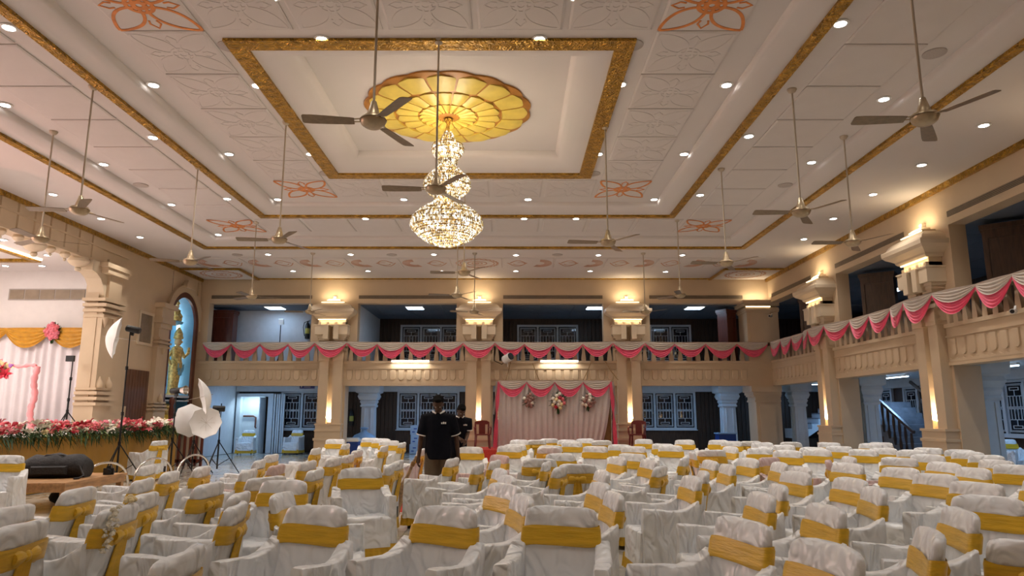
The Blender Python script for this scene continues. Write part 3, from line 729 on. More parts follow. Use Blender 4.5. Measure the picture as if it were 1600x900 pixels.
# free standing aisle columns
def aisle_column(x, y, label, wd=0.34, m='aisle_paint'):
    mb = MB(); h = wd/2
    prof = [(0, h*1.3), (0.25, h*1.3), (0.25, h*1.1), (0.35, h*1.1), (0.35, h), (1.75, h*0.92), (1.75, h*1.05), (1.80, h*1.15), (1.86, h*1.02), (1.86, h*1.0), (1.95, h*1.2), (2.02, h*1.1), (2.02, h*1.25), (2.15, h*1.5), (2.25, h*1.35), (2.3, h*1.75), (2.42, h*1.8), (2.62, h*1.8)]
    mb.loft([[(-r, -r, z), (r, -r, z), (r, r, z), (-r, r, z)] for z, r in prof])
    o = mb.build('column_shaft', m, None, loc=(x, y, 0))
    mb = MB()
    for s in (-1, 1):
        mb.box(s*h*0.5-0.02, s*h*0.5+0.02, -h-0.012, -h*0.9, 0.4, 1.72); mb.box(-h-0.012, -h*0.9, s*h*0.5-0.02, s*h*0.5+0.02, 0.4, 1.72)
    mb.build('fluting', m, o)
    o.name = 'aisle_column'; return tag(o, label, 'column')
aisle_column(-5.4, 27.0, 'pale fluted column standing in the aisle beside the fire extinguisher', 0.5)
aisle_column(8.15, 27.0, 'pale fluted column in the aisle beside the corner pier', 0.5)
for y, lb in ((24.9, 'pale column behind the corner pier of the right aisle'), (20.0, 'pale square column behind the first right gallery column'), (14.9, 'pale square column behind the second right gallery column')):
    aisle_column(9.98 if y > 16 else 9.86, y, lb, 0.42)

# ------------------------------------------------------------------ left wall, proscenium, niche
WL = struct('wall_left')
XT = XL-0.35
MB().box(XT, XL, 18.4, 22.33, 0, 6.22).build('wall_panel', 'beige', WL)
MB().box(XT, XL, 24.14, YB+0.3, 0, 6.22).build('wall_panel', 'beige', WL)
NY0, NY1, NZ = 22.35, 24.12, 4.45; NC, NR = (NY0+NY1)/2, (NY1-NY0)/2
mb = MB(); N = 20
ar = [(NC-NR*math.cos(PI*k/N), NZ+NR*1.0*math.sin(PI*k/N)) for k in range(N+1)]
for (y0, z0), (y1, z1) in zip(ar, ar[1:]):
    mb.add([(XL, y0, z0), (XL, y1, z1), (XL, y1, 6.22), (XL, y0, 6.22), (XT, y0, z0), (XT, y1, z1), (XT, y1, 6.22), (XT, y0, 6.22)], [(0, 1, 2, 3)])
mb.build('arch_spandrel', 'beige', WL)
path = [(NY0, 0.9)]+ar+[(NY1, 0.9)]
mb = MB(); mb.loft([[(XL, y, z), (XL-1.0, y, z)] for y, z in path], closed=False, cap=False)
mb.add([(XL-1.0, y, z) for y, z in path], [tuple(range(len(path)))]); mb.box(XL-1.0, XL, NY0, NY1, 0.85, 0.92)
mb.build('niche_lining', 'niche_blue', WL)
def arch_band(name, m, r0, r1, x0, x1, zb):
    rings = []
    P = [(-1, zb)]+[(k/24, None) for k in range(25)]+[(2, zb)]
    for t, z in P:
        if t == -1: a, b = (NC-r0, z), (NC-r1, z)
        elif t == 2: a, b = (NC+r0, z), (NC+r1, z)
        else:
            an = PI*t; a = (NC-r0*math.cos(an), NZ+r0*math.sin(an)); b = (NC-r1*math.cos(an), NZ+r1*math.sin(an))
        rings.append([(x0, *a), (x0, *b), (x1, *b), (x1, *a)])
    return MB().loft(rings).build(name, m, WL, smooth=30)
arch_band('arch_frame', 'wood_red', NR-0.02, NR+0.16, XL-0.02, XL+0.06, 0.9)
arch_band('arch_moulding', 'beige', NR+0.16, NR+0.40, XL-0.02, XL+0.10, 4.3)
arch_band('niche_lamp', 'lamp_niche', NR-0.12, NR-0.04, XL-0.55, XL-0.48, 2.15)
for z in (2.6, 3.5, 4.6): light('POINT', 'niche_light', (XL-0.45, NY1-0.28, z), 1.2, (1, .97, .9), WL, size=0.04)
mb = MB(); mb.box(XL-1.0, XL+0.02, NY0, NY1, 2.02, 2.10); mb.box(XL-1.0, XL+0.02, NY0, NY1, 1.90, 1.94); mb.build('niche_shelf', 'grille_white', WL)
for y0, y1 in ((21.45, 22.1), (24.15, 24.38)):
    mb = MB()
    for z0, z1, p, pr in ((0, 6.0, 0, .03),) if y0 > 23 else ((0, 1.6, .04, .2), (1.6, 1.66, .08, .24), (1.70, 1.76, .07, .22), (1.80, 1.86, .05, .2), (1.6, 4.1, .0, .14), (3.5, 3.56, .04, .2), (3.62, 3.68, .06, .22), (3.74, 3.8, .04, .2), (4.1, 4.25, .04, .2), (4.25, 4.40, .09, .28), (4.40, 4.72, .05, .22), (4.72, 4.86, .12, .32)): mb.box(XL-0.02, XL+pr, y0-p, y1+p, z0, z1)
    mb.build('niche_pilaster', 'beige', WL)
    if y0 > 23: continue
    yc = (y0+y1)/2
    MB().lathe([(0.06, 1.86), (0.08, 1.92), (0.06, 1.98), (0.03, 2.05), (0.01, 2.1)], 10, (XL+0.2, yc, 0)).build('pilaster_finial', 'beige', WL, smooth=50)
    MB().lathe([(0.09, 3.5), (0.06, 3.42), (0.03, 3.36), (0.01, 3.3)], 10, (XL+0.16, yc, 0)).build('pilaster_pendant', 'beige', WL, smooth=50)
mb = MB()
for z0, z1, w_, pr in ((5.62, 5.72, .32, .2), (5.72, 5.80, .22, .16), (5.80, 5.9, .12, .14)): mb.box(XL-0.02, XL+pr, NC-w_, NC+w_, z0, z1)
mb.build('arch_keystone', 'beige', WL)
MB().box(XL, XL+0.03, 20.05, 21.3, 1.0, 2.75).build('dado_backing', 'wood_dado', WL)
for k in range(8):
    MB().box(XL+0.03, XL+0.045, 20.06+k*0.155, 20.20+k*0.155, 1.0, 2.75).build('dado_plank', 'wood_dado', WL)
vo = empty('vent_grille', (XL, 20.9, 3.5)); tag(vo, 'cream framed louvre vent on the wall between stage and niche', 'vent')
mb = MB(); mb.box(0, .03, -.42, -.34, 0, 1.0); mb.box(0, .03, .34, .42, 0, 1.0); mb.box(0, .03, -.34, .34, 0, .08); mb.box(0, .03, -.34, .34, .92, 1.0); mb.build('frame', 'beige_light', vo)
MB().box(0, .006, -.34, .34, .08, .92).build('backing', 'vent_dark', vo)
for k in range(10): MB().box(0.006, .024, -.33+k*0.068, -.30+k*0.068, .08, .92).build('slat', 'vent_slat', vo)
# stage opening: fascia with panels and pendants, pier
MB().box(XT, XL, YF, 18.4, 5.42, 6.22).build('arch_fascia', 'beige', WL)
mb = MB(); mb.box(XL, XL+0.06, YF, 19.6, 5.82, 5.86); mb.box(XL, XL+0.05, YF, 18.4, 5.42, 5.48); mb.build('fascia_ledge', 'beige', WL)
yy = 18.1
fpm = MB().loft([[(0, -.26, -.36), (0, .26, -.36), (0, .26, .36), (0, -.26, .36)], [(.035, -.245, -.345), (.035, .245, -.345), (.035, .245, .345), (.035, -.245, .345)]]).mesh('fascia_panel')
pdm = MB().lathe([(0.22, 0), (0.22, -0.05), (0.25, -0.06), (0.25, -0.12), (0.18, -0.2), (0.09, -0.24), (0.06, -0.26), (0.08, -0.30), (0.05, -0.36)], 14).mesh('pendant', 40)
pdm2 = MB().lathe([(0.10, 0), (0.12, -0.06), (0.08, -0.12), (0.03, -0.15), (0.04, -0.19), (0.02, -0.22)], 12).mesh('pendant', 40)
k = 0
while yy > 8:
    put(fpm, 'fascia_panel', 'beige', WL, (XL, yy, 5.82))
    put(pdm if k % 3 == 1 else pdm2, 'pendant', 'beige_light', WL, (XL-0.1, yy, 5.42)); yy -= 0.56; k += 1
mb = MB()
for y0, y1, z0, z1, pr in ((18.38, 19.95, 0, 1.7, .16), (18.6, 19.75, 1.7, 5.6, .06), (18.34, 19.2, 1.70, 1.78, .24), (18.32, 19.22, 1.84, 1.92, .26), (18.34, 19.2, 1.98, 2.06, .24), (18.36, 19.16, 2.1, 2.16, .2), (18.42, 19.1, 1.7, 4.4, .14), (18.38, 19.2, 4.0, 4.08, .2), (18.34, 19.25, 4.14, 4.22, .24), (18.30, 19.3, 4.28, 4.36, .28), (18.26, 19.3, 4.42, 4.5, .26), (18.5, 19.1, 4.5, 5.15, .2), (18.2, 19.2, 5.15, 5.3, .3), (18.1, 19.3, 5.3, 5.42, .34)):
    mb.box(XT, XL+pr, y0, y1, z0, z1)
mb.build('stage_pier', 'beige', WL)
# bracket console leaning into the opening
MB().prism([(18.5, 4.5), (18.42, 4.6), (18.36, 4.8), (18.2, 5.0), (18.0, 5.1), (17.8, 5.15), (17.8, 5.42), (18.5, 5.42)], lambda p: (XT+0.05, *p), lambda p: (XL+0.12, *p)).build('stage_bracket', 'beige_light', WL)
for yy in (18.55, 18.98): MB().lathe([(0.09, 2.16), (0.11, 2.24), (0.08, 2.32), (0.04, 2.38), (0.015, 2.46)], 10, (XL+0.16, yy, 0)).build('pier_finial', 'beige', WL, smooth=50)
for yy in (18.5, 18.98): MB().lathe([(0.10, 4.0), (0.06, 3.88), (0.03, 3.8), (0.01, 3.72)], 10, (XL+0.18, yy, 0)).build('pier_pendant', 'beige', WL, smooth=50)

# ------------------------------------------------------------------ stage
SX, SE, SZ = -9.0, 19.3, 1.05
stg = empty('stage_platform', (SX, SE, 0)); tag(stg, 'raised stage platform skirted in ochre cloth along the left wall', 'stage')
mb = MB(); mb.box(XL-SX+.02, -0.03, -17, -0.03, 0, SZ); mb.box(-7.2, XL-SX+.02, -17, 18.15-SE, 0, SZ); mb.build('deck', 'stage_white', stg)
def skirt(u, v):
    y = -17*u; return (0.015*math.sin(y*9+1.3*math.sin(y*2.3))*(0.3+0.7*v), y, SZ*(1-v))
MB().grid(skirt, 260, 4).build('cloth_skirt', 'cloth_ochre', stg, smooth=80)
MB().grid(lambda u, v: (-2*u, 0.015*math.sin(u*22)*v, SZ*(1-v)), 40, 4).build('cloth_skirt', 'cloth_ochre', stg, smooth=80)
Ws = struct('wall_stage')
MB().box(-16.5, XT, 19.62, 19.8, 0, 5.6).build('side_wall', 'stage_white', Ws)
MB().box(-16.5, -16.3, YF, 19.62, 0, 5.6).build('back_wall', 'stage_white', Ws)
cs = struct('ceiling_stage')
MB().box(-16.5, XT, YF, 19.7, 5.5, 5.6).build('slab', 'stage_white', cs)
mb = MB(); mb.box(-12.6, -12.45, 6, 18.2, 5.42, 5.5); mb.box(-16, -12.6, 18.05, 18.2, 5.42, 5.5); mb.build('gold_band', 'gold_relief', cs)
MB().box(-12.42, -12.36, 6, 18.1, 5.45, 5.5).build('cove_lamp', 'lamp_warm', cs)
mb = MB(); mb.box(-14.6, -13.3, 9, 16.6, 5.44, 5.5); mb.build('lit_panel', 'lamp_warm', cs)
for x, y in ((-11.9, 17.6), (-11.9, 16.0), (-11.9, 14.4), (-12.9, 18.9), (-13.9, 18.9), (-11.8, 19.0)):
    o = empty('downlight', (x, y, 5.5)); tag(o, 'round lit recessed downlight in the stage ceiling', 'downlight', 'downlights over the stage')
    put(rim, 'rim', 'white_plastic', o); put(lens, 'lens', 'lamp_white', o)
light('AREA', 'stage_light', (-13.95, 12.8, 5.43), E_STAGE, (1, .92, .93), cs, size=1.25, sizey=7.4)
fl = empty('added_flood', (-13.2, 10.5, SZ)); tag(fl, 'added reddish flood lamp on a black stand, giving the pink ceiling glow', 'added flood light')  # stand and can added around an unseen light that tints the ceiling pink
MB().tube([(0, 0, .05), (0, 0, 2.4)], .02, 8).build('pole', 'black_metal', fl)
for k in range(3): MB().tube([(0, 0, .6), (.45*math.cos(2.1*k), .45*math.sin(2.1*k), .014)], .014, 6).build('leg', 'black_metal', fl)
q = MB().lathe([(.08, -.16), (.14, -.12), (.15, .1), (.14, .1), (.12, -.08)], 18, cap=False).build('added_can', 'black_metal', fl, smooth=40, loc=(0, 0, 2.52)); q.rotation_euler = (0, 1.04, 0)
light('SPOT', 'added_flood_light', (.1, 0, 2.58), E_STAGE*1.1, (1, .42, .34), fl, rot=(0, -2.1, 0), size=.1, spot=140, blend=.8)
o = empty('wall_grille', (-12.6, 19.62, 4.65)); tag(o, 'long grey air conditioning grille high on the stage wall', 'vent')
MB().box(-1.62, 1.45, -0.02, 0, 0, .32).build('frame', 'speaker_grey', o)
for k in range(7): MB().box(-1.58+k*0.43, -1.18+k*0.43, -0.03, -0.02, .03, .29).build('louvre', 'vent_slat', o)
# curtain and gold valance
cu = empty('stage_curtain', (-11.4, 19.5, SZ)); tag(cu, 'white pleated stage curtain with draped gold valance', 'curtain')
MB().grid(lambda u, v: (-4.6*u, -0.05-0.04*math.sin(u*4.6*26+1.5*math.sin(u*17)+v*0.8), 2.7*(1-v)), 360, 6).build('pleated_cloth', 'curtain_stage', cu, smooth=80)
gw = MB().grid(lambda u, v: ((u-.5)*1.25, -0.13-0.05*(1-(2*u-1)**2)-0.03*math.cos(v*10*PI)*(0.3+0.7*(1-(2*u-1)**2)), 2.78-v*(0.14+0.42*(1-(2*u-1)**2))), 20, 34).mesh('gold_swag', 80)
for k in range(4): put(gw, 'gold_swag', 'swag_gold', cu, (-0.75-k*1.22, 0, 0))
MB().grid(lambda u, v: (-0.14+(u-.5)*.2+0.0, -0.14-.03*math.cos(u*8*PI), 2.78-v*.55), 16, 4).build('gold_tail', 'swag_gold', cu, smooth=80)

# flower meshes
def rose_mesh(r):
    mb = MB()
    for ring, (n, rr, tl) in enumerate(((1, 0.35, 0), (4, 0.5, .5), (5, 0.8, .9))):
        for k in range(n):
            a = 2*PI*k/n+ring
            mb.ell((r*rr*.7*math.cos(a)*(n > 1), r*rr*.7*math.sin(a)*(n > 1), r*(0.5-0.25*ring)), (r*.45, r*.45, r*.35), 7, 4)
    return mb.mesh('flower_head', 60)
rosem = rose_mesh(0.055)
lilym = MB()
for k in range(6):
    a = 2*PI*k/6; ca, sa = math.cos(a), math.sin(a)
    lilym.loft([[(x*ca-y*sa, x*sa+y*ca, z+dz) for y, dz in ((-hw, 0), (hw, 0), (0, -.012))] for x, hw, z in ((.008, .012, -.02), (.05, .026, .02), (.085, .018, .035), (.11, .002, .025))])
lilym = lilym.mesh('flower_head', 40)
def flower(parent, me, m, loc, sc=1.0, name='flower_head', face=None):
    key = (me.name, m)
    if key not in FM:
        c = me.copy(); c.materials.clear(); c.materials.append(MATS[m]); FM[key] = c
    o = bpy.data.objects.new(name, FM[key]); C.objects.link(o); o.parent = parent; o.location = loc; o.scale = (sc,)*3
    o.rotation_euler = face if face else (random.uniform(-.6, .6), random.uniform(-.2, .9), random.uniform(0, 6))
    return o
FM = {}
fb = empty('flower_border', (SX, SE, SZ)); tag(fb, 'long border of pink red and white flowers along the ochre stage edge', 'flowers')
def fern(mb, p, d, L, wd, droop):
    p = Vector(p); d = Vector(d).normalized(); pts = []
    for k in range(6):
        t = k/5; pts.append(p+d*L*t+Vector((0, 0, -droop*t*t)))
    side = d.cross(Vector((0, 0, 1))); side = side.normalized() if side.length > .01 else Vector((0, 1, 0))
    mb.loft([[q+side*wd*math.sin(PI*(0.15+0.85*k/5))*1.0+Vector((0, 0, .004)), q-side*wd*math.sin(PI*(0.15+0.85*k/5)), q+Vector((0, 0, -.006))] for k, q in enumerate(pts)])
fo = MB()
for k in range(1300):
    y = -random.uniform(0, 8.5); x = random.uniform(-.12, .12)
    fern(fo, (x, y, random.uniform(-.02, .1)), (random.uniform(-.3, 1), random.uniform(-.6, .6), random.uniform(-.9, .9)), random.uniform(.12, .3), random.uniform(.008, .02), random.uniform(0, .16))
tag(fo.build('foliage', 'leaf_green', fb), kind='stuff')
fo = MB()
for k in range(60): fern(fo, (0.05, -random.uniform(0, 8.5), .1), (random.uniform(.1, .6), random.uniform(-.5, .5), random.uniform(-.6, .6)), random.uniform(.15, .3), .02, .05)
tag(fo.build('pale_leaves', 'leaf_pale', fb), kind='stuff')
for k in range(290):
    y = -8.5*random.random(); z = random.choice((random.uniform(.06, .22), random.uniform(.16, .27))); c_ = math.sin(y*2.4)
    if c_ > .55: m = random.choice(('flower_red', 'flower_red', 'flower_coral', 'flower_white'))
    elif c_ < -.5: m = random.choice(('flower_white', 'flower_white', 'flower_pink', 'flower_cream'))
    else: m = random.choice(('flower_coral', 'flower_pink', 'flower_coral', 'flower_white', 'flower_red'))
    flower(fb, lilym if random.random() < .55 else rosem, m, (random.uniform(-.08, .17), y, z), random.uniform(.8, 1.35))
def bouquet(name, loc, rx, rz, cols, label, normal=(0, -1, 0), tail=True, parent=None):
    o = empty(name, loc)
    if label: tag(o, label, 'bouquet')
    mb = MB()
    for k in range(80):
        a = random.uniform(0, 2*PI); q = random.uniform(.3, .9)
        fern(mb, (rx*.4*math.cos(a), -.02, rz*.4*math.sin(a)), (math.cos(a), random.uniform(-.5, .0), math.sin(a)), max(rx, rz)*q*.85, .025, 0.0)
    if tail:
        for k in range(8): fern(mb, (random.uniform(-.03, .03), -.05, -rz*.7), (random.uniform(-.3, .3), -.1, -1), rz*.65, .03, 0)
    tag(mb.build('leaves', 'leaf_green', o), kind='stuff')
    n = len(cols)
    for k, m in enumerate(cols):
        a = k*2.4; q = math.sqrt((k+.5)/n)*.85
        flower(o, rosem, m, (rx*q*math.cos(a), -.07-.05*(1-q), rz*q*math.sin(a)), 1.25, 'rose', (PI/2+random.uniform(-.3, .3), 0, random.uniform(-.3, .3)))
    return o
bouquet('stage_bouquet', (-12.66, 19.36, 3.72), .23, .26, [random.choice(('flower_pink', 'flower_pink', 'flower_coral')) for _ in range(20)], 'round pink rose bouquet pinned on the gold stage valance')
# pink wrapped frame with flower spray on the stage
pf = empty('flower_stand', (-11.9, 17.7, SZ)); tag(pf, 'pink fabric wrapped frame with bright flower spray on the stage', 'flower stand')
mb = MB()
mb.tube([(0.02*math.sin(z*9), .02*math.cos(z*7), z) for z in (k*.05 for k in range(0, 33))], [0.055+.025*abs(math.sin(k*.9)) for k in range(33)], 8)
mb.tube([(-.02-.75*t, 0, 1.62+.02*math.sin(t*9)) for t in (k/12 for k in range(13))], [.04+.012*math.sin(k*2) for k in range(13)], 8); mb.build('wrapped_post', 'fabric_pink', pf, smooth=60)
for k in range(46):
    t = random.random(); flower(pf, random.choice((rosem, lilym)), random.choice(('flower_purple', 'flower_red', 'flower_cream', 'flower_pink', 'flower_cream')) if t < .75 else 'flower_cream', (-.62-.95*t+random.uniform(-.1, .1), -.1+random.uniform(-.06, .06), 1.55-.5*t*t+random.uniform(-.14, .14)), 1.5, 'flower_head', (1.2+random.uniform(-.5, .5), 0, random.uniform(-.6, .6)))

# statue in the niche (generic gilded figures)
st_ = empty('niche_statue', (XL-0.20, NC+0.16, 2.10)); tag(st_, 'tall gilded standing figure with raised hand inside the blue arched niche', 'statue')
mb = MB()
def er(cx, cy, z, rx, ry, n=14): return [(cx+rx*math.cos(2*PI*k/n), cy+ry*math.sin(2*PI*k/n), z) for k in range(n)]
mb.loft([er(0, -.05, 0, .2, .26), er(0, -.05, .08, .16, .22), er(0, -.06, .3, .15, .2), er(0, -.04, .6, .17, .22), er(0, .0, .9, .2, .26), er(0, .02, 1.05, .19, .25), er(0, .04, 1.2, .15, .19), er(0, .04, 1.4, .17, .24), er(0, .05, 1.55, .16, .26), er(0, .05, 1.63, .08, .1)])
mb.tube([(0, .27, 1.52), (.08, .42, 1.28), (.14, .55, 1.42), (.16, .55, 1.62)], [.075, .06, .05, .04], 8)
mb.tube([(0, -.17, 1.52), (.1, -.33, 1.25), (.2, -.2, 1.08)], [.075, .06, .045], 8)
mb.tube([(-.05, -.2, 1.45), (-.05, -.45, 1.2), (.05, -.42, .95)], [.06, .05, .05], 8)
mb.build('robed_body', 'statue_gold', st_, smooth=60)
mb = MB(); mb.ell((0, .06, 1.77), (.12, .12, .155), 12, 9); mb.ell((.12, .08, 1.76), (.03, .03, .04)); mb.tube([(0, .05, 1.58), (0, .055, 1.66)], .07, 8); mb.build('head', 'statue_skin', st_, smooth=60)
MB().lathe([(.14, 1.86), (.16, 1.9), (.13, 1.98), (.14, 2.02), (.1, 2.12), (.06, 2.2), (.02, 2.26)], 14, (0, .06, 0)).build('crown', 'statue_gold', st_, smooth=50)
mb = MB(); mb.grid(lambda u, v: (.19+.02*math.sin(u*20), -.22+.4*u, 1.05-.25*v+.18*math.sin(u*PI)*-1), 14, 4); mb.build('blue_sash', 'statue_blue', st_, smooth=60)
su = empty('upper_figure', (XL-0.25, NC+.05, 4.54)); tag(su, 'small gilded seated figure above the tall statue in niche', 'statue')
mb = MB(); mb.loft([er(0, 0, 0, .16, .22), er(0, 0, .1, .18, .24), er(0, 0, .18, .1, .13), er(0, 0, .36, .12, .15), er(0, 0, .42, .05, .06)]); mb.tube([(0, .13, .36), (.06, .22, .2), (.12, .14, .16)], .035, 6); mb.tube([(0, -.13, .36), (.06, -.22, .2), (.12, -.14, .16)], .035, 6); mb.build('body', 'statue_gold', su, smooth=60)
mb = MB(); mb.ell((0, 0, .5), (.07, .07, .09)); mb.build('head', 'statue_skin', su, smooth=60)
MB().lathe([(.08, .56), (.09, .6), (.05, .68), (.01, .74)], 10).build('crown', 'statue_gold', su, smooth=50)
MB().lathe([(.05, -.14), (.2, -.1), (.24, -.03), (.16, 0)], 14).build('lotus_seat', 'statue_blue', su, smooth=40)
sl = empty('lower_figure', (XL-0.32, NC+.0, 0.92)); tag(sl, 'small idol in yellow cloth below the niche shelf', 'statue')
mb = MB(); mb.loft([er(0, 0, 0, .28, .36), er(0, 0, .2, .26, .34), er(0, 0, .42, .2, .28), er(0, 0, .55, .13, .16)]); mb.build('draped_cloth', 'cloth_yellow', sl, smooth=60)
mb = MB(); mb.ell((0, 0, .66), (.13, .14, .15)); mb.lathe([(.14, .76), (.15, .8), (.08, .9)], 12); mb.build('head', 'statue_gold', sl, smooth=60)

# ------------------------------------------------------------------ back gallery fittings
def tube_light(x, label):
    o = empty('tube_light', (x, YB-.07, 3.28)); tag(o, label, 'tube light')
    MB().box(-.66, .66, .0, .04, -.02, .05).build('batten', 'white_plastic', o)
    MB().tube([(-.64, -.02, 0), (.64, -.02, 0)], .02, 10).build('tube', 'lamp_tube', o)
    light('AREA', 'tube_lamp', (0, -.06, -.03), 9, (1, .93, .82), o, rot=(-.3, 0, 0), size=1.25, sizey=.05)
tube_light(atY(641, 565, YB-.1).x, 'bright tube light on the ledge left of the middle column'); tube_light(atY(874, 566, YB-.1).x, 'bright tube light on the ledge above the pink swagged backdrop')
o = empty('spotlight', (atY(793, 564, YB-.5).x, YB-.46, 3.3)); tag(o, 'white cylindrical spotlight with dark front on the balcony ledge', 'spotlight')
mb = MB(); mb.lathe([(.12, -.17), (.14, -.15), (.14, .15), (.11, .17)], 18); h = mb.build('housing', 'white_plastic', o, smooth=40); h.rotation_euler = (1.25, 0, .75); h.location = (0, 0, .06)
mb = MB(); mb.lathe([(.125, .165), (.125, .185), (.01, .19)], 18); mb.build('lens', 'black_metal', h, smooth=40)
MB().bar((0, .38, -.2), (0, .02, .0), .03, .03).build('bracket', 'white_plastic', o)
MB().tube([(-.05, .1, 0), (-.2, .36, -.12), (-.35, .38, -.05), (-.45, .38, .0)], .012, 6).build('cable', 'black_metal', o)
def extinguisher(loc, label):
    o = empty('fire_extinguisher', loc); tag(o, label, 'fire extinguisher')
    MB().lathe([(.03, 0), (.085, .02), (.085, .5), (.06, .58), (.025, .62)], 16).build('cylinder', 'extinguisher_black', o, smooth=40)
    MB().lathe([(.0865, .2), (.0865, .4)], 16, cap=False).build('label_band', 'label_yellow', o)
    mb = MB(); mb.box(-.02, .02, -.02, .02, .62, .68); mb.bar((0, 0, .67), (.1, 0, .72), .02, .015); mb.bar((0, 0, .65), (.1, 0, .66), .02, .015); mb.build('valve', 'black_metal', o)
    MB().tube([(-.02, 0, .66), (-.13, 0, .62), (-.16, 0, .45), (-.12, 0, .2), (-.1, 0, .12)], .014, 6).build('hose', 'black_metal', o)
p = atY(480, 528, YB+1.66); extinguisher((p.x, YB+1.64, p.z-.05), 'black fire extinguisher with yellow label on the pale gallery wall')
p = atY(549, 662, YA-.12); extinguisher((p.x, YA-.13, p.z-.1), 'black fire extinguisher with yellow label on the plank wall downstairs')
# wooden partition leaves in the gallery
def leaf(x, y, rz, wd, label, h=2.25, m='wood_red'):
    o = empty('wooden_partition', (x, y, 2.95), rz); tag(o, label, 'partition')
    MB().box(-wd/2, wd/2, -.2, .2, 0, h).build('carcass', m, o)
    mb = MB(); mb.box(-wd/2-.04, wd/2+.04, -.24, .24, h-.1, h); mb.box(-wd/2-.02, wd/2+.02, -.22, .22, h-.16, h-.1); mb.build('cornice', m, o)
    mb = MB(); a = wd/2
    for x0, x1, z0, z1 in ((-a, -a+.09, 0, h-.16), (a-.09, a, 0, h-.16), (-a+.09, a-.09, h-.28, h-.16), (-a+.09, a-.09, 1.0, 1.1)): mb.box(x0, x1, -.225, -.2, z0, z1)
    mb.build('panel_frame', m, o)
leaf(-10.45, YB+1.0, 0, .8, 'dark wooden partition at the left end of the pale gallery wall'); leaf(7.75, YB+.85, 0.6, .5, 'dark wooden partition next to the corner pier upstairs')
for y, lb in ((22.7, 'dark wooden partition upstairs beside the corner pier on the right gallery'), (18.6, 'dark glossy wooden partition upstairs between the two right gallery columns'), (13.6, 'dark glossy wooden partition upstairs past the second right column')): leaf(XR+.85, y, -PI/2+.9, .8, lb, m='wood_dark')
# light on a stand upstairs
o = empty('light_stand', (atY(438, 520, YB+1.2).x, YB+1.2, 2.95)); tag(o, 'slim black light stand with small lamp on the back gallery', 'light stand')
mb = MB(); mb.tube([(0, 0, .3), (0, 0, 1.75)], .018, 8); mb.build('pole', 'black_metal', o)
for k in range(3):
    a = 2*PI*k/3+.5; MB().tube([(0, 0, .62), (.32*math.cos(a), .32*math.sin(a), 0)], .014, 6).build('leg', 'black_metal', o)
MB().obox((0.03, -.05, 1.87), ((1, 0, 0), (0, 1, .3), (0, -.3, 1)), (.09, .03, .1)).build('lamp_head', 'white_plastic', o)
# directory sign
p = atY(468, 609, YB+.2)
o = empty('hanging_sign', (p.x, YB+.2, 2.36)); tag(o, 'small dark blue sign board under the balcony beam', 'sign')
MB().box(0, .52, 0, .02, 0, .15).build('board', 'sign_blue', o)
mb = MB(); mb.box(.05, .075, -.004, 0, .04, .11); mb.box(.04, .085, -.004, 0, .07, .085); mb.box(.15, .44, -.004, 0, .09, .105); mb.box(.15, .38, -.004, 0, .05, .06); mb.build('print', 'white_plastic', o)
# doorway at the left end of the back aisle
d1 = empty('door_1', (-10.15, YA-.35, 0)); d1['kind'] = 'structure'
mb = MB(); mb.box(-.72, -.56, -.1, .3, 0, 2.3); mb.box(.52, .72, -.1, .3, 0, 2.3); mb.box(-.56, .52, -.1, .3, 2.18, 2.3); mb.build('door_frame', 'aisle_paint', d1)
MB().box(-.56, .30, .2, .26, 0, 2.18).build('passage_wall', 'aisle_paint', d1)
MB().box(.30, .34, -.42, .2, 0, 2.15).build('door_leaf', 'aisle_paint', d1)
MB().tube([(-.5, .12, 1.42), (-.1, .12, 1.42), (.0, .12, 1.36), (.0, .1, 1.0), (.04, .08, .96)], .035, 8).build('handrail', 'wood_red', d1, smooth=50)
mb = MB()
for k in range(5): mb.box(.74+k*.09, .80+k*.09, -.05+.03*(k % 2), .0+.03*(k % 2), 0, 2.28)
mb.build('side_shutter', 'aisle_paint', d1)
light('AREA', 'passage_light', (-.1, -.3, 2.1), 7, (.6, .85, 1), d1, rot=(.4, 0, 0), size=.6, sizey=.2)
# switch plate
tag(MB().box(-6.75, -6.55, YA-.05, YA-.025, .42, .56).build('switch_plate', 'white_plastic'), 'small white socket plate low on the plank wall', 'socket')

# backdrop with dais
dz = .42
da = tag(MB().box(-1.75, 5.0, 21.9, 23.9, 0, dz).build('low_dais', 'carpet_red'), 'low red carpeted dais under the draped backdrop', 'platform')
bd = empty('draped_backdrop', (1.4, 23.35, dz)); tag(bd, 'greyish pleated fabric backdrop with pink swagged valance on a dais', 'backdrop')
HB = 2.14; WBk = 3.7
def pleat(u, v):
    x = -WBk/2+WBk*u
    if u > .62: x -= (u-.62)/.38*v*v*.34
    return (x, -.03*math.sin(u*WBk*34+1.2*math.sin(u*11)), HB*(1-v))
MB().grid(pleat, 340, 8).build('pleated_cloth', 'curtain_white', bd, smooth=80)
MB().box(-WBk/2+.1, WBk/2-.02, .1, .13, 0, HB-.1).build('brown_lining', 'cloth_brown', bd)
mb = MB(); mb.tube([(-WBk/2, .06, 0), (-WBk/2, .06, HB), (WBk/2, .06, HB), (WBk/2, .06, 0)], .025, 8); mb.build('pipe_frame', 'chrome', bd)
for k in range(4):
    for me, nm, mt in ((SW[0], 'white_swag', 'swag_white'), (SW[1], 'pink_swag', 'swag_pink')):
        q = put(me, nm, mt, bd, (-WBk/2+WBk*(k+.5)/4, -.03, HB+.02)); q.scale.x = WBk/4
